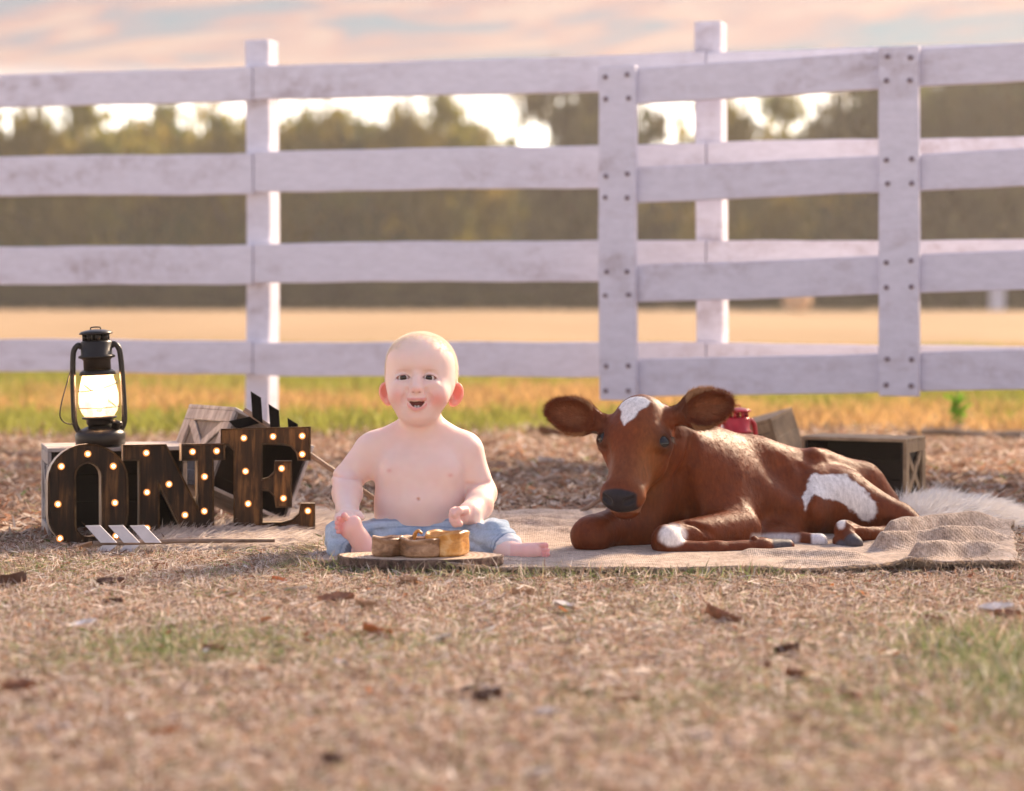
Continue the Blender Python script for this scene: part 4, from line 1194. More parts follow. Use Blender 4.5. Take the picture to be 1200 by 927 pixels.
link('knob', bm_mesh(bm, smooth=True), BOWLG, bw)

# ------------------------------------------------------------------ fallen leaves
def leaf_mesh(L_, W_, curl, seed, oak=False):
    r = random.Random(seed); bm = bmesh.new(); m, k_ = 9, 5; g_ = []
    for i in range(m):
        s_ = i / (m - 1)
        w = W_ * math.sin(math.pi * min(1, s_ * 0.93 + 0.05)) ** 0.8 * (1 + (0.28 * math.sin(s_ * 17 + seed) if oak else 0.05 * math.sin(s_ * 23)))
        row = []
        for j in range(k_):
            t_ = j / (k_ - 1) * 2 - 1
            z = curl * W_ * (t_ * t_) * 1.1 + curl * 0.35 * L_ * (s_ - 0.45) ** 2 + r.uniform(-1, 1) * 0.02 * L_ + 0.06 * W_ * abs(t_)
            row.append(bm.verts.new(((s_ - 0.5) * L_, t_ * w / 2 * (1 - 0.25 * curl), z)))
        g_.append(row)
    for i in range(m - 1):
        for j in range(k_ - 1): bm.faces.new((g_[i][j], g_[i + 1][j], g_[i + 1][j + 1], g_[i][j + 1]))
    zmin = min(v.co.z for v in bm.verts)
    for v in bm.verts: v.co.z -= zmin
    return bm_mesh(bm, 'leaf', True)
def lmat(name, c):
    t = NT(name); v = t.coord(); f_ = t.noise(v, 60, 4, 0.6)
    t.set(col=t.ramp(f_, [(0.3, tuple(x * 0.6 for x in c)), (0.7, tuple(min(1, x * 1.25) for x in c))]), rough=0.6); t.bump(f_, 0.4, 0.003); return t.m
LM = {'orange': lmat('leaf_orange', (0.50, 0.17, 0.05)), 'brown': lmat('leaf_brown', (0.28, 0.12, 0.06)), 'dark': lmat('leaf_dark', (0.13, 0.060, 0.038)), 'white': lmat('leaf_pale', (0.72, 0.66, 0.62)), 'tan': lmat('leaf_tan', (0.44, 0.27, 0.16))}
LEAVES = [(62, 864, 0.030, 'white', 'large pale curled leaf low on the lawn near the bottom left corner'), (97, 741, 0.034, 'white', 'pale dry leaf on the lawn below the O'),
          (130, 690, 0.040, 'dark', 'dark shrivelled leaf just below the fur rug on the left'), (132, 713, 0.024, 'dark', 'small dark leaf under another dark leaf below the O'),
          (394, 711, 0.044, 'brown', 'brown curled leaf on the lawn left below the wood slice'), (428, 719, 0.026, 'tan', 'tan leaf touching the right end of a brown curled leaf'), (441, 750, 0.034, 'orange', 'orange leaf on the lawn below the wood slice'),
          (329, 688, 0.030, 'orange', 'orange leaf by the frayed left corner of the mat'), (346, 699, 0.030, 'white', 'pale narrow leaf beside the orange one at the mat\'s left corner'),
          (612, 704, 0.032, 'tan', 'tan leaf on the lawn just below the baby\'s right-hand foot'), (662, 718, 0.032, 'white', 'pale narrow leaf on the lawn between baby and calf'),
          (845, 735, 0.046, 'brown', 'brown ragged leaf on the lawn below the calf'), (923, 772, 0.028, 'dark', 'dark brown leaf on the lawn right below the calf'), (931, 801, 0.026, 'brown', 'small brown leaf beneath a dark one on the right of the lawn'),
          (994, 825, 0.024, 'brown', 'brown leaf on the lawn, lower right, half way to the bottom edge'), (14, 692, 0.042, 'dark', 'dark curled leaf at the left edge of the photo'),
          (22, 816, 0.032, 'brown', 'rust brown leaf low at the left edge'), (400, 786, 0.020, 'white', 'small pale leaf in the middle of the lawn, left'),
          (556, 816, 0.026, 'white', 'pale leaf lying against a dark one at the lower middle of the lawn'), (572, 828, 0.028, 'dark', 'dark leaf at the lower middle of the lawn'), (640, 847, 0.022, 'white', 'small pale leaf low in the middle of the lawn'),
          (766, 779, 0.024, 'white', 'pale leaf on the lawn below the calf\'s chest'), (311, 735, 0.016, 'orange', 'tiny orange leaf on the left of the lawn'), (312, 795, 0.016, 'orange', 'tiny orange leaf farther down on the left of the lawn'),
          (1168, 724, 0.042, 'white', 'pale long leaf at the right edge below the mat'), (1180, 731, 0.030, 'brown', 'brown leaf under a pale leaf at the right edge'), (1095, 735, 0.022, 'brown', 'small brown leaf below the mat\'s right corner'),
          (95, 649, 0.036, 'tan', 'tan curled leaf at the foot of the O'), (75, 668, 0.018, 'orange', 'small rust leaf in the grass below the O'), (893, 790, 0.018, 'brown', 'small rust leaf left of a dark leaf on the lawn'),
          (270, 705, 0.022, 'tan', 'small tan leaf on the lawn below the fur rug, right of a dark one'), (520, 757, 0.020, 'white', 'small pale leaf on the lawn below the wood slice, right of an orange one'), (250, 770, 0.022, 'brown', 'brown leaf on the left half of the lawn above a tiny orange one'), (735, 830, 0.024, 'brown', 'brown leaf low on the lawn below the calf\'s chest'), (1060, 780, 0.022, 'white', 'pale leaf on the lawn beside the green tuft'), (190, 870, 0.022, 'orange', 'rust leaf near the bottom edge, right of a large pale one'), (820, 875, 0.022, 'white', 'pale leaf near the bottom edge, right of centre'), (480, 690, 0.026, 'tan', 'tan leaf in the grass just below the wood slice'),
          (648, 513, 0.085, 'dark', 'dark clod of dry leaves on the soil left of the calf\'s ear'), (1130, 609, 0.040, 'dark', 'dark bark-like leaf on the soil beyond the white fur'), (645, 545, 0.060, 'white', 'pale strip of leaf on the soil between baby and calf'), (1150, 565, 0.05, 'white', 'pale leaf on the soil right of the tan crate'),
          (1125, 548, 0.045, 'tan', 'tan leaf on the soil to the right of the tan crate'), (672, 570, 0.035, 'white', 'small pale leaf on the soil left of the calf\'s cheek'), (390, 905, 0.022, 'dark', 'dark leaf at the bottom edge of the lawn, left of centre'), (632, 921, 0.024, 'white', 'pale leaf at the very bottom edge of the photo')]
for i, (px, py, L_, c, lab) in enumerate(LEAVES):
    x_, y_ = gxy(px, py)
    o = link('fallen_leaf', leaf_mesh(L_ * 1.5, L_ * 1.5 * rnd(0.42, 0.6), rnd(0.15, 0.5), i, c in ('brown', 'dark')), LM[c])
    o.location = (x_, y_, 0.009 if y_ < 5.5 else 0.003); o.rotation_euler = (rnd(-0.35, 0.35), rnd(-0.3, 0.3), rnd(-0.6, 0.6) + (math.pi if i % 2 else 0))
    tagit(o, lab, 'leaf', 'fallen leaves')
# ================================================================== BABY
def rot_rows(yaw=0, roll=0, pitch=0):
    """rows are the local axes after turning: yaw about z, roll about y (view axis), pitch about x"""
    M = Matrix.Rotation(math.radians(yaw), 3, 'Z') @ Matrix.Rotation(math.radians(roll), 3, 'Y') @ Matrix.Rotation(math.radians(pitch), 3, 'X')
    return np.array(M.transposed())

b = Sculpt()
# trunk
b.ell(A(492, 630, 5.285), (0.096, 0.082, 0.062), k=0.03)
b.ell(A(491, 592, 5.268), (0.0975, 0.080, 0.078), k=0.05)
b.ell(A(492, 549, 5.285), (0.094, 0.064, 0.072), k=0.05)
b.cone(A(445, 526, 5.295), A(541, 528, 5.295), 0.035, 0.035, 0.045)
b.cone(A(478, 503, 5.30), A(446, 521, 5.30), 0.030, 0.024, 0.03)
b.cone(A(510, 503, 5.30), A(541, 522, 5.30), 0.030, 0.024, 0.03)
b.ell(A(470, 552, 5.235), (0.034, 0.02, 0.026), k=0.04)       # soft chest
b.ell(A(516, 554, 5.235), (0.034, 0.02, 0.026), k=0.04)
# neck and head
b.cone(A(494, 508, 5.295), A(493, 478, 5.295), 0.041, 0.040, 0.016)
b.ell(A(494.2, 432, 5.290), (0.0770, 0.090, 0.0765), k=0.03)
b.ell(A(491.5, 422, 5.258), (0.060, 0.062, 0.050), k=0.03)
b.ell(A(490.5, 464, 5.248), (0.0580, 0.058, 0.051), k=0.035)
b.ell(A(492.5, 450, 5.268), (0.0665, 0.066, 0.046), k=0.03)
b.ball(A(470.5, 464.0, 5.217), 0.0265, 0.022)
b.ball(A(509.5, 464.0, 5.217), 0.0270, 0.022)
b.ball(A(487, 483, 5.212), 0.0200, 0.028)
b.ell(A(489, 485, 5.235), (0.036, 0.04, 0.017), k=0.03)
# ears
for sx, ex, ey, ra, rb, ro in ((-1, 452.5, 460.5, 0.0165, 0.0240, 14), (1, 533.5, 461.5, 0.0205, 0.0260, -16)):
    R = rot_rows(yaw=-sx * 28, roll=-ro)
    b.ell(A(ex, ey, 5.292), (ra, 0.0085, rb), R, 0.008)
    b.ell(A(ex + sx * 0.6, ey - 1.5, 5.2805), (ra * 0.70, 0.0085, rb * 0.68), R, 0.003, 's')
    b.ball(A(ex - sx * 4.5, ey + 3, 5.283), 0.005, 0.006)
    b.ball(A(ex - sx * 3.0, ey + 11, 5.286), 0.0075, 0.008)
# face
FY = {}
def S(px, py, off=0.0):
    """point on the face under a photo position, pushed in (+) or out (-)"""
    return A(px, py, b.hit(px, py) + off)
EYES = (('eL', 472.2, -1), ('eR', 503.8, 1))
for nm, px, sx in EYES:                                     # sockets, brow ridge, cheek pad under the eye, eyelids
    FY[nm] = b.hit(px, 442)
for nm, px, sx in EYES:
    b.ell(A(px - sx * 1.0, 440.5, FY[nm] - 0.006), (0.021, 0.0125, 0.0105), rot_rows(roll=sx * 6), k=0.016, mode='s')
    b.ball(A(px, 442.8, FY[nm] + 0.0112), 0.0130, 0.006)
    b.ell(A(px + sx * 1, 450.8, FY[nm] + 0.003), (0.015, 0.007, 0.0055), rot_rows(roll=-sx * 8), k=0.010)
ny = b.hit(488, 456)
b.chain([A(488.6, 440, ny + 0.010), A(488.4, 448, ny + 0.001), A(488, 455, ny - 0.007)], [0.0060, 0.0066, 0.0090], 0.012)
b.ball(A(488, 455.5, ny - 0.0115), 0.0092, 0.006)
b.ball(A(481.4, 457.2, ny - 0.002), 0.0066, 0.005); b.ball(A(494.6, 457.2, ny - 0.002), 0.0066, 0.005)
for px, sx in ((477.0, -1), (499.0, 1)):
    b.ball(A(px, 457.5, b.hit(px, 457.5) - 0.003), 0.0045, 0.008, 's')
for px in (484.4, 491.6):
    b.ell(A(px, 460.4, ny - 0.010), (0.0036, 0.006, 0.0022), k=0.002, mode='s')
my = b.hit(488, 473)
b.ell(A(488, 465.0, my + 0.0005), (0.017, 0.007, 0.0085), k=0.012)
b.chain([S(475.6, 467.3, 0.001), S(482, 467.4, -0.0006), S(488.3, 468.0, -0.0012), S(494.8, 467.4, -0.0006), S(501.4, 467.3, 0.001)], [0.0018, 0.0032, 0.0034, 0.0032, 0.0018], 0.004)
b.chain([S(476.6, 470, 0.001), S(480.4, 476.2, -0.001), S(488.3, 481.2, -0.0025), S(496.5, 476.2, -0.001), S(500.6, 470, 0.001)], [0.0016, 0.0032, 0.0042, 0.0032, 0.0016], 0.005)
# open smile: corners lifted, floor sagging in the middle
cps = [(477.2, 469.6, .0016), (480.6, 470.3, .0028), (484.5, 471.3, .0036), (488.5, 471.7, .0038), (492.5, 471.3, .0036), (496.8, 470.3, .0028), (500.4, 469.6, .0016)]
pts_ = [S(x_, y_, 0.0) for x_, y_, r__ in cps]
b.chain(pts_, [r__ for _, _, r__ in cps], 0.0016, 's')
pts_ = [S(x_, y_, 0.001) for x_, y_ in ((481.6, 472.2), (484.8, 474.4), (488.5, 475.3), (492.2, 474.4), (495.5, 472.2))]
b.chain(pts_, [0.0036, 0.0052, 0.0060, 0.0052, 0.0036], 0.0018, 's')
b.ell(A(488.5, 472.8, my + 0.011), (0.0165, 0.012, 0.0058), k=0.002, mode='s')
for nm, px, sx in EYES:                                     # the opening between the lids, a low arch
    yy = b.hit(px, 442); FY[nm + 's'] = yy
    b.ell(A(px, 443.2, yy + 0.002), (0.0156, 0.0115, 0.0034), rot_rows(roll=sx * 6), k=0.0018, mode='s')
    b.ell(A(px - sx * 0.3, 442.2, yy + 0.002), (0.0112, 0.0100, 0.0042), rot_rows(roll=sx * 4), k=0.0018, mode='s')
    # crease above the upper lid
    b.chain([S(px - sx * 7, 438.6, -0.0012), S(px, 435.9, -0.0012), S(px + sx * 8, 438.4, -0.0012)], [0.0009, 0.0014, 0.0009], 0.004, 's')
# smile folds
b.chain([S(477.5, 460.5, -0.0016), S(473.6, 466, -0.0016), S(473.4, 472, -0.0012)], [0.0018, 0.0026, 0.0016], 0.009, 's')
b.chain([S(498.8, 460.5, -0.0016), S(503.4, 466, -0.0016), S(503.6, 472, -0.0012)], [0.0018, 0.0026, 0.0016], 0.009, 's')
# under the lower lip
b.ell(S(488, 485.0, -0.004), (0.014, 0.0045, 0.0035), k=0.010, mode='s')
# navel
nvy = b.hit(490.5, 585); b.ball(A(490.5, 585, nvy), 0.0028, 0.004, 's')

# image-left arm: hand rests on the knee beside the raised foot
shL, elL, wrL = A(433, 531, 5.298), A(407, 562, 5.285), A(407, 598, 5.165)
b.cone(shL, elL, 0.0375, 0.0325, 0.028)
b.cone(elL, A(407, 578, 5.23), 0.0330, 0.0320, 0.008)
b.cone(A(407, 578, 5.23), wrL, 0.0320, 0.0235, 0.010)
b.cone(wrL, A(409, 604, 5.125), 0.0215, 0.0190, 0.012)
palm = A(408, 604, 5.118)
for fx, fy, fz, r_f in ((396, 606, 5.098, .0072), (401, 608.5, 5.088, .0076), (407.5, 609.5, 5.084, .0078), (414, 608, 5.088, .0074)):
    kn = (palm * 0.55 + A(fx, fy - 1.5, fz) * 0.45); kn[2] += 0.006
    b.chain([palm, kn, A(fx, fy, fz), A(fx - 1, fy + 3.5, fz - 0.006)], [r_f + 0.003, r_f, r_f * 0.95, r_f * 0.8], 0.005)
b.chain([palm + np.array([0.008, 0, 0]), A(419, 603, 5.108), A(424, 606.5, 5.098)], [0.0095, 0.0085, 0.0066], 0.006)
# image-right arm: bent, fist on the lap
shR, elR, wrR = A(547, 532, 5.298), A(565, 578, 5.285), A(550, 601, 5.165)
b.cone(shR, elR, 0.0355, 0.0310, 0.028)
b.cone(elR, A(561, 592, 5.22), 0.0320, 0.0300, 0.008)
b.cone(A(561, 592, 5.22), wrR, 0.0300, 0.0235, 0.010)
pR = A(542, 604, 5.140)
b.cone(wrR, pR, 0.0215, 0.0195, 0.010)
for i, (kx, ky) in enumerate(((531.5, 599), (530.5, 604), (531.5, 609), (534, 613))):
    b.chain([pR, A(kx + 2, ky - 0.5, 5.122), A(kx - 0.5, ky + 0.5, 5.110), A(kx + 5, ky + 1, 5.102)], [0.0120, 0.0082, 0.0078, 0.0066], 0.0035)
b.chain([A(545, 598, 5.125), A(537.5, 598.5, 5.103), A(532, 602.5, 5.098)], [0.0095, 0.0080, 0.0066], 0.004)
# hidden legs under the cloth, then the feet
b.cone(A(466, 632, 5.26), A(408, 634, 5.16), 0.045, 0.034, 0.02)
b.cone(A(408, 634, 5.16), A(416, 646, 5.085), 0.034, 0.021, 0.01)
b.cone(A(518, 632, 5.26), A(574, 632, 5.16), 0.045, 0.034, 0.02)
b.cone(A(574, 632, 5.16), A(596, 646, 5.090), 0.030, 0.022, 0.01)
# image-left foot: sole turned to the camera, toes up and to the left
hl = A(430.5, 645, 5.045)
b.cone(A(416, 646, 5.085), A(428, 645, 5.055), 0.0210, 0.0200, 0.012)
b.ball(hl, 0.0205, 0.012)
b.chain([hl, A(421, 631, 5.043), A(413, 619, 5.040)], [0.0200, 0.0185, 0.0205], 0.014)
b.ell(A(411, 617, 5.036), (0.0255, 0.012, 0.016), rot_rows(roll=-52), 0.012)
for tx, ty, tr, kx, ky in ((403.5, 604.2, 0.0094, 409, 611), (397.3, 607.6, 0.0074, 405, 613), (395.0, 612.8, 0.0070, 403.5, 616), (394.8, 618.0, 0.0066, 403, 620), (396.2, 623.0, 0.0062, 403.5, 623.5)):
    b.chain([A(kx, ky, 5.040), A(tx, ty, 5.026)], [tr * 0.66, tr * 0.74], 0.0016)
# image-right foot lying on its side, toes to the right
ft = [A(592, 647, 5.095), A(603, 649, 5.075), A(618, 648.5, 5.060), A(628, 647, 5.055)]
b.chain(ft, [0.0215, 0.0205, 0.0190, 0.0185], 0.012)
for tx, ty, tr, yy in ((637.5, 639.5, 0.0092, 5.050), (640.0, 645.0, 0.0070, 5.045), (640.3, 649.3, 0.0066, 5.043), (638.8, 653.2, 0.0062, 5.043), (636.0, 656.2, 0.0058, 5.045)):
    b.chain([A(626, 640 + (ty - 640) * 0.75, 5.055), A(tx + 1.5, ty, yy - 0.006)], [tr * 0.68, tr * 0.74], 0.0016)

V, Q = b.mesh(0.0018)
px_ = 600 + F * V[:, 0] / V[:, 1]; py_ = HY - F * (V[:, 2] - H) / V[:, 1]
Nn = b.grad(V)
# skin colour: blush, lips, dark mouth, pink ears, knees and toes, blond scalp
C = np.tile(np.array([[0.86, 0.635, 0.555]]), (len(V), 1))
C *= (0.96 + 0.08 * fbm(V, 60, 51))[:, None]
mot = sstep(0.45, 0.75, fbm(V, 28, 53))[:, None] * 0.16
C = C * (1 - mot) + np.array([[0.84, 0.48, 0.40]]) * mot
def blend(mask, col, amt=1.0):
    global C
    m = (np.clip(mask, 0, 1) * amt)[:, None]; C = C * (1 - m) + np.array([col]) * m
g2 = lambda cx, cy, sx, sy: np.exp(-(((px_ - cx) / sx) ** 2 + ((py_ - cy) / sy) ** 2))
front = (V[:, 1] < 5.275)
ishead = py_ < 494
red = (0.82, 0.30, 0.25)
blend(front * ishead * g2(465, 465, 9, 9), red, 0.6); blend(front * ishead * g2(513, 468, 11, 10), red, 0.85)
blend(front * g2(488, 456.5, 7, 4), red, 0.30); blend(g2(487, 487, 10, 5) * front, red, 0.15)
earm = ((px_ < 459) | (px_ > 525)) & (np.abs(py_ - 461) < 16) & (V[:, 1] > 5.262)
blend(earm * sstep(3, 9, np.abs(px_ - 492) - 28), (0.86, 0.27, 0.19), 0.75)  # natural pink plus extra red, imitating sun glowing through the ears
lip = np.maximum(np.exp(-((py_ - 479.6 + 0.045 * (px_ - 488.5) ** 2) / 2.0) ** 2) * (np.abs(px_ - 488.5) < 11.5), np.exp(-((py_ - 467.7) / 1.5) ** 2) * (np.abs(px_ - 488.5) < 11.5))
blend(lip * (V[:, 1] < my + 0.012), (0.74, 0.25, 0.23), 0.95)
mth = (np.abs(px_ - 488.6) < 12) & (py_ > 467.5) & (py_ < 480) & (V[:, 1] > my + 0.0040) & (V[:, 1] < my + 0.05)
blend(mth.astype(float), (0.36, 0.075, 0.065), 0.95)
for nm, px, sx in EYES:                      # lash line and pink lids
    lash = np.exp(-(((px_ - px) / 9.0) ** 6)) * np.exp(-((py_ - 439.5 - 0.050 * (px_ - px) ** 2 - 0.10 * sx * (px_ - px)) / 1.05) ** 2)
    blend(lash * front, (0.16, 0.08, 0.06), 0.9)
    blend(g2(px, 446.5, 8, 2.0) * front, (0.76, 0.42, 0.36), 0.3)
    dd_ = np.hypot((px_ - px) / 8.4, (py_ - 442.8) / 3.4)
    blend(sstep(1.05, 0.8, dd_) * sstep(0.002, 0.005, V[:, 1] - FY[nm + 's']) * (V[:, 1] < FY[nm + 's'] + 0.03), (0.30, 0.10, 0.07), 0.9)
    brow = np.exp(-(((px_ - px) / 8.0) ** 4)) * np.exp(-((py_ - 433.8 - 0.012 * (px_ - px) ** 2) / 1.3) ** 2)
    blend(brow * front, (0.66, 0.40, 0.26), 0.5)
for cx in (484.2, 491.8): blend(g2(cx, 459.6, 1.5, 0.9) * front, (0.45, 0.16, 0.12), 0.8)  # nostrils darkened: shade in the openings put into the skin colour
for cx, cy in ((456, 551.5), (528, 557)): blend(g2(cx, cy, 3.0, 2.2) * (V[:, 1] < 5.25), (0.72, 0.33, 0.27), 0.7)
blend(g2(490.5, 585, 1.6, 1.6) * (V[:, 1] < 5.25), (0.45, 0.16, 0.10), 0.8)
feet = (py_ > 598) & (((px_ < 445) & (px_ > 380) & (V[:, 1] < 5.075)) | ((px_ > 598) & (V[:, 1] < 5.12)))
blend(feet * 1.0, (0.84, 0.42, 0.38), 0.55)
blend(feet * np.maximum(sstep(408, 400, px_) * (px_ < 445), sstep(630, 637, px_)), (0.80, 0.26, 0.25), 0.65)
blend(((py_ > 592) & (py_ < 620) & (V[:, 1] < 5.16) & (px_ > 526) & (px_ < 556)) * 1.0, (0.80, 0.40, 0.34), 0.4)
blend(sstep(566, 572, px_) * np.exp(-((py_ - 585) / 12) ** 2), red, 0.35)
# arm creases
for cx, cy, sx in ((404, 559, 20), (560, 566, 18)):
    cr = np.exp(-((py_ - cy - 0.10 * (px_ - cx) * (1 if cx < 500 else -1)) / 2.3) ** 2) * sstep(sx, sx * 0.6, np.abs(px_ - cx)) * (V[:, 1] < 5.30)
    blend(cr, (0.78, 0.42, 0.35), 0.35)
    V = V - Nn * (cr * 0.0034)[:, None]
scalp = ishead * np.clip(sstep(418, 402, py_ + 0.9 * (V[:, 1] < 5.235) * 0) * 0.55 + sstep(5.25, 5.29, V[:, 1]) * 0.7, 0, 1) * (py_ < 455) * (~earm)
blend(scalp, (0.86, 0.70, 0.54), 0.45)

base_b = (A(491, 650, 5.25)[0], 5.25, 0.012)
baby = thing('person', 'shirtless smiling baby in pale jeans sitting on the mat', 'person', base_b)
t = NT('baby_skin')
v = t.pos(); nz_ = t.noise(v, 160, 4, 0.6)
t.set(col=t.mix(0.12, t.attr(), t.ramp(t.noise(v, 38, 4), [(0.3, (0.80, 0.50, 0.43)), (0.7, (0.90, 0.70, 0.63))])), rough=0.48, spec=0.35, sss=0.35, ssss=0.012, sssr=(1.0, 0.35, 0.2))
t.bump(nz_, 0.08, 0.001); SKIN = t.m
me = np_mesh('body', V, Q); set_col(me, C)
link('body', me, SKIN, baby, world_verts=True)

# eyes
t = NT('baby_eye'); tcn = t.n('ShaderNodeTexCoord'); sx_n = t.n('ShaderNodeSeparateXYZ'); t.l(tcn.outputs['Object'], sx_n.inputs[0])
mrn = t.n('ShaderNodeMapRange'); mrn.inputs[1].default_value = -0.0118; mrn.inputs[2].default_value = -0.006
t.l(sx_n.outputs['Y'], mrn.inputs[0])
t.set(col=t.ramp(mrn.outputs[0], [(0.0, (0.004, 0.003, 0.003)), (0.10, (0.006, 0.004, 0.004)), (0.14, (0.045, 0.022, 0.012)), (0.40, (0.030, 0.014, 0.009)), (0.48, (0.70, 0.65, 0.64)), (1.0, (0.72, 0.62, 0.60))]), rough=0.08, spec=0.5)
EYE = t.m
for nm, px, sx in EYES:
    bm = bmesh.new(); bmesh.ops.create_uvsphere(bm, u_segments=32, v_segments=20, radius=0.0118)
    o = link('eye', bm_mesh(bm, smooth=True), EYE, baby)
    o.location = Vector(A(px - sx * 0.8, 442.4, FY[nm + 's'] + 0.0124)) - baby.location
    o.rotation_euler = (math.radians(3), 0, math.radians(-2))
# two lower teeth
TOOTH = simple('tooth', (0.85, 0.80, 0.74), 0.25, 0, 50, 0.05, 0)
for px in (486.6, 490.4):
    bm = box_bm(0.0062, 0.004, 0.0075, 0.0016, 2)
    o = link('tooth', bm_mesh(bm, smooth=True), TOOTH, baby)
    o.location = Vector(A(px, 476.9, my + 0.0062)) - baby.location

# fine blond hair
n = 34000
hl = fbm(V, 60, 77) * 10 - 5
m = ishead & ~earm & (py_ < 454) & (V[:, 1] > 5.205) & ((py_ < 412) | (V[:, 1] > 5.262))
pts = sample_quads(V, Q, n, m)
pts = pts[rng.random(n) < sstep(5.200, 5.275, pts[:, 1] + 0.012 * (fbm(pts, 70, 77) - 0.5))]; n = len(pts); nn_ = b.grad(pts)
fl = np.stack([0.25 * np.sign(pts[:, 0] - A(494, 400, 5.29)[0]), 0.9 * np.ones(n), -0.75 * np.ones(n)], 1) + rng.normal(size=(n, 3)) * 0.22
fr_ = (pts[:, 1] < 5.27)[:, None]
fl = np.where(fr_, np.array([[0.3, -0.2, 0.1]]) + rng.normal(size=(n, 3)) * 0.5, fl)
d = fl - nn_ * (fl * nn_).sum(1, keepdims=True); d /= np.linalg.norm(d, axis=1, keepdims=True) + 1e-6
d = d + nn_ * rng.uniform(0.05, 0.28, (n, 1))
me = strands(pts, d, rng.uniform(0.006, 0.018, n), rng.uniform(0.00025, 0.0005, n), np.array([[0.92, 0.82, 0.68]]) * rng.uniform(0.75, 1.2, (n, 1)), None, 1)
link('hair', me, FUR, baby, world_verts=True)

# ------------------------------------------------------------------ jeans
j = Sculpt()
j.ell(A(492, 634, 5.270), (0.110, 0.102, 0.064), k=0.03)
j.cone(A(466, 630, 5.255), A(407, 631, 5.165), 0.058, 0.0445, 0.03)
j.cone(A(407, 631, 5.165), A(402, 643, 5.098), 0.0445, 0.0330, 0.02)
j.cone(A(402, 643, 5.098), A(410, 645.5, 5.082), 0.0310, 0.0265, 0.012)
j.cone(A(522, 630, 5.255), A(573, 629, 5.165), 0.058, 0.0455, 0.03)
j.cone(A(573, 629, 5.165), A(592, 640, 5.115), 0.0455, 0.0340, 0.02)
j.cone(A(592, 640, 5.115), A(598, 644, 5.103), 0.0320, 0.0285, 0.010)
wz = A(492, 610, 5.2)[2]
j.ell(np.array([A(492, 610, 5.26)[0], 5.27, wz + 0.075]), (0.9, 0.9, 0.075), k=0.004, mode='s')
def jd(p):
    w = 0.5 - np.abs(fbm(p * np.array([0.8, 1, 1.8]), 30, 61, 2) - 0.5) * 4
    # drag folds running out of the crotch along each thigh
    dx = p[:, 0] - A(492, 0, 5.25)[0]
    f = np.sin((p[:, 2] * 150 + np.abs(dx) * 55 + 6 * fbm(p, 14, 63, 2))) * sstep(0.02, 0.06, np.abs(dx)) * sstep(0.20, 0.10, np.abs(dx))
    return w * 0.0040 + f * 0.0038
j.disp = jd
Vj, Qj = j.mesh(0.0024)
pxj = 600 + F * Vj[:, 0] / Vj[:, 1]; pyj = HY - F * (Vj[:, 2] - H) / Vj[:, 1]
fade = fbm(Vj, 22, 71)
c0, c1 = np.array([[0.27, 0.37, 0.50]]), np.array([[0.60, 0.69, 0.78]])
fm = np.clip(sstep(0.3, 0.7, fade) * 0.6 + 0.45 * np.exp(-((pxj - 562) / 26) ** 2) + 0.3 * np.exp(-((pxj - 405) / 20) ** 2), 0, 1)[:, None]
Cj = c0 * (1 - fm) + c1 * fm
def bj(mask, col, amt=1.0):
    global Cj
    m_ = (np.clip(mask, 0, 1) * amt)[:, None]; Cj = Cj * (1 - m_) + np.array([col]) * m_
frj = Vj[:, 1] < 5.27
for sx in (490.5, 494.5): bj(np.exp(-((pxj - sx) / 0.7) ** 2) * (pyj < 640) * frj, (0.13, 0.19, 0.30), 0.8)
bj(np.exp(-((pyj - 617 - 0.0010 * (pxj - 492) ** 2) / 0.8) ** 2) * (np.abs(pxj - 492) < 60) * frj, (0.15, 0.22, 0.33), 0.65)
bj(np.exp(-((pyj - 609.5) / 1.5) ** 2) * (np.abs(pxj - 492) < 58) * frj, (0.12, 0.15, 0.22), 0.6)
# hem: stitched line and a turned pale cuff on each leg
pl = Vj - A(598, 644, 5.103); ax = A(598, 644, 5.103) - A(573, 629, 5.165); ax /= np.linalg.norm(ax); s_ = pl @ ax
rightleg = (pxj > 565)
bj(rightleg * np.exp(-((s_ + 0.010) / 0.0016) ** 2), (0.12, 0.17, 0.28), 0.85); bj(rightleg * (s_ > -0.008), (0.80, 0.80, 0.82), 0.85); bj(rightleg * np.exp(-((s_ + 0.020) / 0.0012) ** 2), (0.16, 0.24, 0.38), 0.5)
pl = Vj - A(410, 645.5, 5.082); ax = A(410, 645.5, 5.082) - A(400, 641, 5.105); ax /= np.linalg.norm(ax); s2_ = pl @ ax
leftleg = (pxj < 425) & (Vj[:, 1] < 5.13)
bj(leftleg * (s2_ > 0.012), (0.10, 0.12, 0.18), 0.8); bj(leftleg * np.exp(-((s2_ - 0.004) / 0.0016) ** 2), (0.18, 0.26, 0.40), 0.7)
t = NT('denim'); v = t.pos()
wv = t.n('ShaderNodeTexWave', wave_type='BANDS', bands_direction='DIAGONAL'); wv.inputs['Scale'].default_value = 260; wv.inputs['Distortion'].default_value = 1.0
t.l(v, wv.inputs[0])
fl_ = t.ramp(t.noise(v, 220, 4, 0.7), [(0.3, (0.82, 0.83, 0.85)), (0.7, (1.12, 1.1, 1.08))])
t.set(col=t.mix(1.0, t.attr(), fl_, 'MULTIPLY'), rough=0.85, spec=0.15, sheen=0.15); t.bump(wv.outputs['Fac'], 0.25, 0.0015); DENIM = t.m
me = np_mesh('jeans', Vj, Qj); set_col(me, Cj)
link('jeans', me, DENIM, baby, world_verts=True)
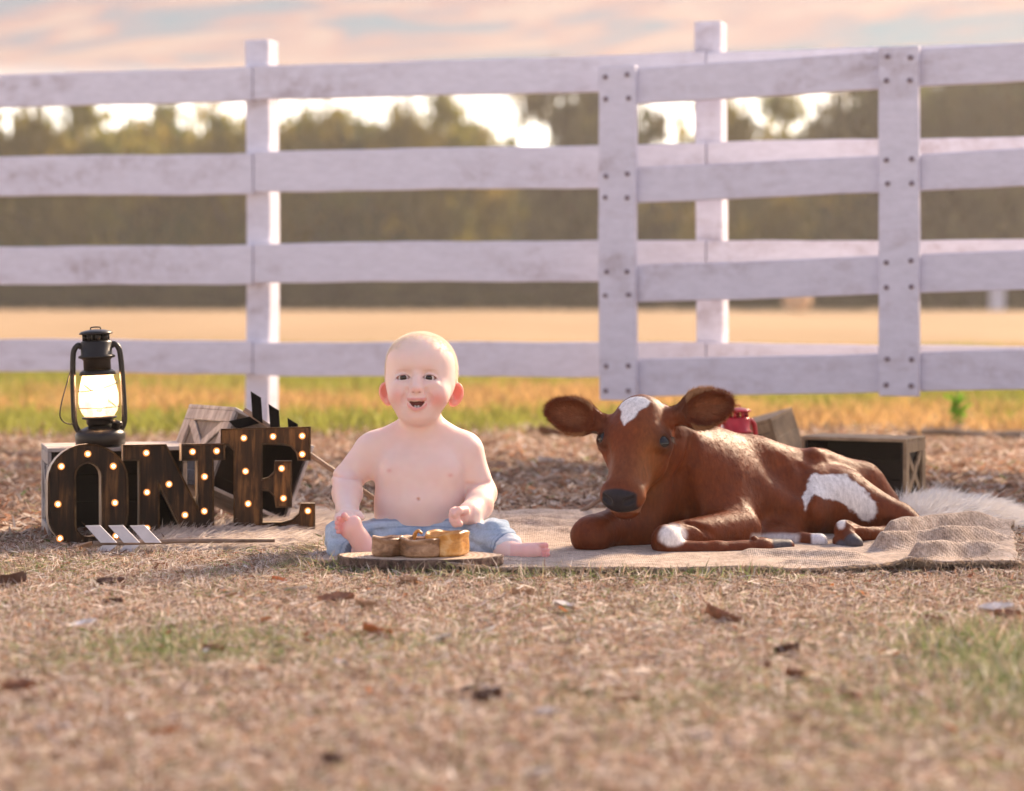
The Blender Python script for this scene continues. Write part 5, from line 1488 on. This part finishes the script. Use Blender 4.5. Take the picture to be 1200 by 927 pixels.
# ================================================================== CALF
c = Sculpt()
psi, phi = math.radians(17), math.radians(36)
Fv = np.array([-math.sin(psi), -math.cos(psi), 0]); Sv = np.array([math.cos(psi), -math.sin(psi), 0]); Zv = np.array([0, 0, 1.0])
tl = math.radians(3.2)
Lv = -math.cos(phi) * Zv + math.sin(phi) * Fv; Dv = math.cos(phi) * Fv + math.sin(phi) * Zv
Lv, Sv = math.cos(tl) * Lv - math.sin(tl) * Sv, math.cos(tl) * Sv + math.sin(tl) * Lv
O_ = A(749, 466, 5.262)
hd = lambda l, s, d: O_ + l * 0.965 * Lv + s * Sv + d * Dv
RH = np.stack([Lv, Sv, Dv])
# trunk, from withers to rump
c.ell(A(822, 572, 5.47), (0.125, 0.105, 0.118), rot_rows(yaw=25), k=0.06)
c.cone(A(835, 577, 5.49), A(915, 588, 5.56), 0.112, 0.100, 0.05)
c.cone(A(915, 588, 5.56), A(968, 592, 5.62), 0.100, 0.088, 0.05)
c.ell(A(975, 590, 5.62), (0.110, 0.080, 0.082), rot_rows(yaw=25, roll=10), k=0.04)
c.cone(A(826, 524, 5.47), A(885, 533, 5.53), 0.035, 0.030, 0.06)
c.cone(A(885, 533, 5.53), A(950, 545, 5.585), 0.028, 0.026, 0.05)
c.ball(A(954, 536, 5.555), 0.019, 0.022)                                # hook bone
c.cone(A(965, 545, 5.60), A(1012, 563, 5.65), 0.030, 0.032, 0.05)      # croup
c.cone(A(1012, 563, 5.65), A(1034, 590, 5.66), 0.036, 0.040, 0.04)
# neck and brisket
c.cone(A(764, 505, 5.345), A(812, 556, 5.45), 0.066, 0.098, 0.05)
c.cone(A(756, 535, 5.36), A(748, 622, 5.365), 0.064, 0.070, 0.05)
c.ell(A(742, 628, 5.335), (0.052, 0.050, 0.050), k=0.04)
# head
c.ell(hd(0.040, 0, -0.058), (0.062, 0.064, 0.062), RH, 0.03)
c.ell(hd(0.012, 0, -0.045), (0.034, 0.040, 0.040), RH, 0.03)
c.ell(hd(0.092, 0, -0.052), (0.062, 0.068, 0.048), RH, 0.04)
for s_ in (-1, 1):
    c.ball(hd(0.092, s_ * 0.052, -0.044), 0.031, 0.025)
    c.ball(hd(0.114, s_ * 0.027, -0.090), 0.038, 0.03)
    c.ball(hd(0.190, s_ * 0.020, -0.052), 0.024, 0.03)
c.cone(hd(0.09, 0, -0.052), hd(0.205, 0, -0.044), 0.053, 0.036, 0.03)
c.cone(hd(0.11, 0, -0.105), hd(0.225, 0, -0.078), 0.042, 0.026, 0.03)
for s_ in (-1, 1):
    c.cone(hd(0.135, s_ * 0.068, -0.026), hd(0.195, s_ * 0.054, -0.024), 0.015, 0.012, 0.03, 's')
c.ell(hd(0.232, 0, -0.044), (0.034, 0.050, 0.034), RH, 0.020)
c.ell(hd(0.246, 0, -0.034), (0.022, 0.038, 0.028), RH, 0.012)
c.ell(hd(0.240, 0, -0.082), (0.026, 0.033, 0.020), RH, 0.012)
c.ell(hd(0.268, 0, -0.066), (0.016, 0.034, 0.0045), RH, 0.010, 's')       # mouth line
for s_ in (-1, 1):
    c.cone(hd(0.262, s_ * 0.020, -0.020), hd(0.252, s_ * 0.032, -0.022), 0.0085, 0.0068, 0.005, 's')
    # eye: socket, lids
    c.ball(hd(0.097, s_ * 0.082, -0.026), 0.012, 0.014, 's')
    c.ball(hd(0.097, s_ * 0.0625, -0.033), 0.0215, 0.006)
    c.ell(hd(0.098, s_ * 0.0760, -0.016), (0.0165, 0.013, 0.0125), RH, 0.004, 's')
# ears: cupped leaves
def ear(base, tip, thick, half, fwd, k=0.012):
    base, tip = np.array(base), np.array(tip)
    ax = tip - base; L_ = np.linalg.norm(ax); ax /= L_
    fwd = np.array(fwd, float); fwd -= ax * (fwd @ ax); fwd /= np.linalg.norm(fwd)
    up = np.cross(fwd, ax)
    R = np.stack([ax, fwd, up])
    ctr = base + ax * L_ * 0.56
    c.ell(base + ax * L_ * 0.45, (L_ * 0.40, thick, half), R, k)
    c.ell(base + ax * L_ * 0.70, (L_ * 0.32, thick * 0.8, half * 0.66), R, 0.018)
    c.cone(base - ax * 0.012, base + ax * L_ * 0.25, 0.022, 0.021, 0.016)
    c.ell(base + ax * L_ * 0.47 + fwd * thick * 0.98, (L_ * 0.35, thick * 1.05, half * 0.80), R, 0.006, 's')
    c.ell(base + ax * L_ * 0.70 + fwd * thick * 0.86, (L_ * 0.26, thick * 0.9, half * 0.50), R, 0.010, 's')
    return ax, fwd, up, ctr
EARR = ear(A(793, 487, 5.275), A(859, 470, 5.275), 0.018, 0.046, (0.10, -1, -0.10))
EARL = ear(A(704, 496, 5.290), A(640, 478, 5.300), 0.017, 0.042, (0.22, -1, -0.15))
# near foreleg folded under: elbow, knee, cannon, hoof
c.ell(A(850, 606, 5.39), (0.075, 0.050, 0.060), rot_rows(yaw=25, roll=10), 0.04)
c.cone(A(868, 620, 5.35), A(792, 629, 5.205), 0.046, 0.032, 0.03)
c.ell(A(781, 634, 5.165), (0.033, 0.040, 0.0355), rot_rows(yaw=20), 0.014)
c.chain([A(786, 645, 5.150), A(840, 645, 5.165), A(886, 642.5, 5.195)], [0.0220, 0.0190, 0.0185], 0.012)
c.ball(A(893, 640, 5.205), 0.0200, 0.012)
c.cone(A(900, 641, 5.215), A(922, 640, 5.240), 0.0180, 0.0165, 0.006)
c.ball(A(884, 632, 5.195), 0.0075, 0.004)                                # dewclaw
# far foreleg
c.cone(A(752, 612, 5.40), A(700, 624, 5.24), 0.052, 0.040, 0.03)
c.ell(A(692, 628, 5.215), (0.044, 0.040, 0.0420), rot_rows(yaw=-15), 0.02)
c.chain([A(700, 642, 5.24), A(735, 645, 5.32)], [0.020, 0.017], 0.012)
# near hind leg
c.ell(A(978, 588, 5.53), (0.095, 0.052, 0.072), rot_rows(yaw=18, roll=22), 0.035)
c.ball(A(944, 600, 5.475), 0.048, 0.04)                                  # stifle
c.cone(A(990, 585, 5.54), A(1052, 610, 5.52), 0.062, 0.040, 0.03)
c.cone(A(1052, 610, 5.52), A(1078, 622, 5.49), 0.040, 0.026, 0.015)
c.ball(A(1081, 624, 5.485), 0.0240, 0.014)
c.cone(A(1076, 628, 5.475), A(1018, 627, 5.385), 0.0250, 0.0190, 0.014)
c.cone(A(1018, 627, 5.385), A(996, 622, 5.335), 0.0190, 0.0230, 0.012)
c.ell(A(989, 622, 5.320), (0.0235, 0.024, 0.0240), k=0.010)
c.cone(A(993, 630, 5.305), A(1001, 638, 5.280), 0.0210, 0.0200, 0.006)
c.cone(A(984, 634, 5.308), A(988, 642, 5.285), 0.0165, 0.0130, 0.004)
# far hind foot poking out under the belly
c.chain([A(905, 634, 5.40), A(940, 634, 5.335), A(960, 635, 5.315)], [0.0200, 0.0170, 0.0190], 0.012)
c.ell(A(905, 628, 5.43), (0.07, 0.045, 0.030), rot_rows(yaw=22), 0.03)      # belly edge on the mat
# skin fold in front of the thigh, hollow flank, groove over the hind cannon
for pl_, r_, k_ in (([(940, 548), (943, 575), (944, 604), (952, 624)], 0.006, 0.020), ([(915, 552), (930, 566)], 0.012, 0.05), ([(1000, 612), (1040, 615), (1070, 614)], 0.005, 0.014), ([(802, 611), (835, 626)], 0.004, 0.014), ([(812, 520), (800, 560), (806, 600)], 0.006, 0.03)):
    q_ = [A(px, py, c.hit(px, py, 4.9, 6.0) - r_ * 0.55) for px, py in pl_]
    c.chain(q_, [r_] * len(q_), k_, 's')
# tail along the rump
c.chain([A(1022, 572, 5.655), A(1046, 596, 5.66), A(1066, 622, 5.66)], [0.016, 0.012, 0.011], 0.012)
def cdisp(p):
    r_ = 0.5 - fbm(p * np.array([2.2, 1, 0.5]), 18, 81, 2)                   # faint ribs and skin folds
    fz = 0.5 - fbm(p, 75, 82, 2)
    inb = sstep(A(830, 0, 5.5)[0], A(860, 0, 5.5)[0], p[:, 0])
    return 0.0028 * r_ * inb + 0.0014 * fz
c.disp = cdisp
Vc, Qc = c.mesh(0.0028)
k = Vc[:, 2] < 0.012
Vc[k, 2] = 0.012 + (Vc[k, 2] - 0.012) * 0.1
px_ = 600 + F * Vc[:, 0] / Vc[:, 1]; py_ = HY - F * (Vc[:, 2] - H) / Vc[:, 1]
Nc = c.grad(Vc, 0.003)
hp = Vc - O_; hl_, hs_, hd_ = hp @ Lv / 0.965, hp @ Sv, hp @ Dv
head = (hl_ > -0.03) & (hl_ < 0.30) & (np.abs(hs_) < 0.10) & (hd_ > -0.14) & (hd_ < 0.03) & (Vc[:, 1] < 5.36)
def calf_colour(Vx, wob=0.5):
    px = 600 + F * Vx[:, 0] / Vx[:, 1]; py = HY - F * (Vx[:, 2] - H) / Vx[:, 1]
    hp = Vx - O_; l_, s_, d_ = hp @ Lv / 0.965, hp @ Sv, hp @ Dv
    n1 = fbm(Vx, 40, 91) - 0.5; n2 = fbm(Vx, 110, 92, 2) - 0.5; n0 = fbm(Vx, 7, 93) - 0.5
    C = np.tile(np.array([[0.155, 0.036, 0.0095]]), (len(Vx), 1)) * (1 + 0.55 * n0 + 0.35 * n1 + 0.3 * n2)[:, None]
    def bl(m, col, a=1.0):
        nonlocal C
        m = (np.clip(m, 0, 1) * a)[:, None]; C = C * (1 - m) + np.array([col]) * m
    isH = (l_ > -0.03) & (l_ < 0.30) & (np.abs(s_) < 0.10) & (d_ > -0.14) & (d_ < 0.05) & (Vx[:, 1] < 5.36)
    wx = 4.0 * n1 + 3 * n2
    bl(isH * sstep(0.10, 0.18, l_) * sstep(0.235, 0.20, l_) * sstep(-0.05, -0.01, d_), (0.16, 0.060, 0.028), 0.5)
    for s1 in (-1, 1):
        e = np.exp(-(((l_ - 0.097) / 0.030) ** 2 + ((s_ - s1 * 0.070) / 0.024) ** 2 + ((d_ + 0.026) / 0.028) ** 2))
        bl(isH * e, (0.030, 0.012, 0.007), 0.9)
    # dark poll, backlight painted gold on the throat and inside of the limbs
    bl(isH * sstep(0.03, 0.0, l_), (0.11, 0.040, 0.022), 0.55)
    bl(sstep(770, 795, px) * 0 + np.exp(-(((px - 760) / 16) ** 2 + ((py - 545) / 45) ** 2)) * (Vx[:, 1] < 5.40), (0.30, 0.12, 0.035), 0.45)
    # muzzle: pale lips, slate nose
    bl(isH * sstep(0.215, 0.235, l_) * sstep(-0.045, -0.062, d_) * (Vx[:, 2] > 0.092), (0.34, 0.20, 0.13), 0.55)
    nose = isH * sstep(0.234, 0.242, l_ + 0.10 * np.abs(s_) * 0 + 0.002 * n1) * sstep(0.042, 0.036, np.abs(s_)) * sstep(-0.066, -0.060, d_)
    bl(nose, (0.022, 0.022, 0.028), 0.97)
    # white markings (soft, wavy edges)
    top_ = d_ > -0.05
    ww = np.interp(l_, [-0.004, 0.006, 0.024, 0.040, 0.060, 0.082], [0.012, 0.033, 0.033, 0.020, 0.015, 0.0])
    star = isH * top_ * sstep(0.004, -0.002, np.abs(s_ + 0.010 + 0.10 * (l_ - 0.03) + 0.010 * n1) - ww + 0.008 * n1) * (l_ < 0.082) * (l_ > -0.004)
    bl(star, (0.80, 0.76, 0.74), 0.97)
    near = Vx[:, 1] < 5.60
    x, y = px + wx, py + 3 * n1
    # haunch patch: a bent band
    def pd(pts_, rads_):
        best = np.full(len(x), 1e3)
        for (ax_, ay_), (bx_, by_), ra_, rb_ in zip(pts_, pts_[1:], rads_, rads_[1:]):
            ex_, ey_ = bx_ - ax_, by_ - ay_
            tt_ = np.clip(((px - ax_) * ex_ + (py - ay_) * ey_) / (ex_ ** 2 + ey_ ** 2), 0, 1)
            best = np.minimum(best, np.hypot(px - ax_ - tt_ * ex_, py - ay_ - tt_ * ey_) - (ra_ + (rb_ - ra_) * tt_))
        return best + 10 * n1 + 4 * n2
    band = sstep(1.5, -1.5, np.minimum(pd([(960, 568), (985, 571), (1004, 584), (1017, 598)], [13, 15, 14, 12]), pd([(952, 572), (946, 584), (944, 596)], [6, 3.5, 2.5])))
    bl(band * near * (Vx[:, 1] > 5.40), (0.80, 0.77, 0.76), 0.97)
    # knee patch
    kp = sstep(3, -3, np.hypot((x - 788) / 1.25, (y - 627)) - 13) * sstep(5, -2, (x - 797) * 0.55 + (y - 640)) * sstep(-8, -2, (x - 764) + (632 - y) * 0.45)
    bl(kp * (Vx[:, 1] < 5.24), (0.82, 0.78, 0.76), 0.97)
    # belly edge, far hind foot and the hock stripe
    be = sstep(3, -3, np.abs(y - 633 - 0.0 * x) - 7) * sstep(878, 884, x) * sstep(940, 932, x) * (Vx[:, 1] > 5.26)
    bl(be * (Vx[:, 2] < 0.05), (0.78, 0.74, 0.72), 0.9)
    bl(sstep(949, 953, x) * sstep(974, 970, x) * (y > 622) * (Vx[:, 1] < 5.37) * (Vx[:, 1] > 5.26), (0.80, 0.78, 0.80), 0.9)
    bl(sstep(2, -2, np.hypot((x - 985) * 1.4, y - 613) - 7) * (Vx[:, 1] < 5.34), (0.80, 0.77, 0.76), 0.85)
    # hooves
    hoof = np.maximum(sstep(904, 909, px + 0.3 * (640 - py)) * sstep(930, 926, px) * (py > 628) * (Vx[:, 1] < 5.262),
                      sstep(0.004, -0.002, np.linalg.norm((Vx - A(1001, 638, 5.278)) / np.array([1, 1.0, 1]), axis=1) - 0.0235))
    hoof = np.maximum(hoof, sstep(0.004, -0.002, np.linalg.norm(Vx - A(987, 642, 5.285), axis=1) - 0.0165))
    bl(hoof, (0.085, 0.082, 0.095), 0.95)
    # ears: warm inside, rim paled to imitate backlight
    for (ax, fw, up, ctr), L_ in ((EARR, 0.125), (EARL, 0.122)):
        q = Vx - ctr; a_, f_, u_ = q @ ax, q @ fw, q @ up
        ine = (np.abs(a_) < 0.085) & (np.abs(u_) < 0.05) & (np.abs(f_) < 0.03)
        rr = np.sqrt((a_ / 0.063) ** 2 + (u_ / 0.040) ** 2)
        bl(ine * sstep(0.75, 0.35, rr), (0.30, 0.115, 0.055), 0.6)
        bl(ine * sstep(0.86, 0.99, rr) * (a_ > -0.045), (0.50, 0.30, 0.15), 0.6)
    return np.clip(C, 0.01, 1), nose, hoof
Cc, nose_, hoof_ = calf_colour(Vc)
calf = thing('calf', 'red-brown calf with white star and patches lying on the mat', 'calf', (A(850, 0, 5.4)[0], 5.4, 0.012))
t = NT('calf_hide'); v = t.pos((1, 1, 1)); f_ = t.noise(t.pos((1.0, 1.0, 0.35)), 130, 5, 0.7)
fl_ = t.ramp(f_, [(0.3, (0.72, 0.70, 0.68)), (0.7, (1.22, 1.2, 1.18))])
t.set(col=t.mix(1.0, t.attr(), fl_, 'MULTIPLY'), rough=0.5, spec=0.16); t.bump(f_, 0.35, 0.003); HIDE = t.m
me = np_mesh('body', Vc, Qc); set_col(me, Cc)
link('body', me, HIDE, calf, world_verts=True)
# eyes
t = NT('calf_eye'); t.set(col=(0.008, 0.006, 0.007), rough=0.12, spec=0.4); CEYE = t.m
for s_ in (-1, 1):
    bm = bmesh.new(); bmesh.ops.create_uvsphere(bm, u_segments=28, v_segments=18, radius=0.0185)
    o = link('eye', bm_mesh(bm, smooth=True), CEYE, calf)
    o.location = Vector(hd(0.097, s_ * 0.0622, -0.0320)) - calf.location
# coat of short hairs
def coat(n, mask, lmin, lmax, lift, wmin, wmax):
    pts = sample_quads(Vc, Qc, n, mask)
    nn_ = c.grad(pts, 0.003)
    hp = pts - O_; l_, s_, d_ = hp @ Lv / 0.965, hp @ Sv, hp @ Dv
    fl = np.tile(np.array([[0.75, 0.25, -0.75]]), (n, 1))
    isH = (l_ > -0.03) & (l_ < 0.28) & (np.abs(s_) < 0.10) & (pts[:, 1] < 5.34)
    fl[isH] = Lv * 0.9
    for (ax, fw, up, ctr) in (EARR, EARL):
        q = pts - ctr; ine = (np.abs(q @ ax) < 0.085) & (np.abs(q @ up) < 0.05) & (np.abs(q @ fw) < 0.03)
        fl[ine] = (ax[None] * 0.7 + up[None] * (q @ up)[:, None] / 0.03)[ine]
    fl = fl + rng.normal(size=(n, 3)) * 0.28 + (fbm(pts, 22, 95)[:, None] - 0.5) * np.array([[0.4, 0.1, 0.4]])
    d = fl - nn_ * (fl * nn_).sum(1, keepdims=True); d /= np.linalg.norm(d, axis=1, keepdims=True) + 1e-6
    d = d + nn_ * rng.uniform(0.4, 1.6, (n, 1)) * lift
    col, no, ho = calf_colour(pts)
    keep = (no < 0.3) & (ho < 0.3) & (pts[:, 2] > 0.014)
    L_ = rng.uniform(lmin, lmax, n) * np.where(isH, 0.65, 1)
    col = col * rng.uniform(0.75, 1.2, (n, 1))
    return strands(pts[keep] - nn_[keep] * 0.0006, d[keep], L_[keep], rng.uniform(wmin, wmax, n)[keep], col[keep], None, 1)
HAIR = leafmat('calf_hair', True, trans=0.3)
o = link('coat', coat(190000, Vc[:, 2] > 0.014, 0.004, 0.009, 0.10, 0.0005, 0.0010), HAIR, calf, world_verts=True); o['kind'] = 'stuff'
earm_ = np.zeros(len(Vc), bool)
for (ax, fw, up, ctr) in (EARR, EARL):
    q = Vc - ctr; earm_ |= (np.abs(q @ ax) < 0.085) & (np.abs(q @ up) < 0.055) & (np.abs(q @ fw) < 0.03)
o = link('ear_hair', coat(14000, earm_, 0.008, 0.017, 0.30, 0.0005, 0.0010), HAIR, calf, world_verts=True); o['kind'] = 'stuff'
# lashes
for s_ in (-1, 1):
    bm = bmesh.new()
    for i in range(9):
        a = -0.9 + 1.8 * i / 8
        p0 = hd(0.097 - 0.013 * math.cos(a * 0.8) , s_ * 0.083, -0.034 + 0.013 * math.sin(a) + 0.008)
        p1 = p0 + Sv * s_ * 0.011 + Dv * 0.007 * math.sin(a) + Lv * 0.005
        tube_bm([p0, p1], [0.0007, 0.0003], 4, bm)
    link('eyelashes', bm_mesh(bm), CEYE, calf, world_verts=True)['kind'] = 'stuff'
# whiskers under the chin
nw = 90
p0 = np.stack([hd(rng.uniform(0.20, 0.255), rng.uniform(-0.03, 0.03), -0.098 + rng.uniform(-.003, .003)) for _ in range(nw)])
dw = np.tile(-0.8 * Dv + 0.5 * Lv, (nw, 1)) + rng.normal(size=(nw, 3)) * 0.25
link('whiskers', strands(p0, dw, rng.uniform(0.008, 0.018, nw), np.full(nw, 0.0007), np.tile([[0.62, 0.50, 0.38]], (nw, 1)), None, 1), HAIR, calf, world_verts=True)
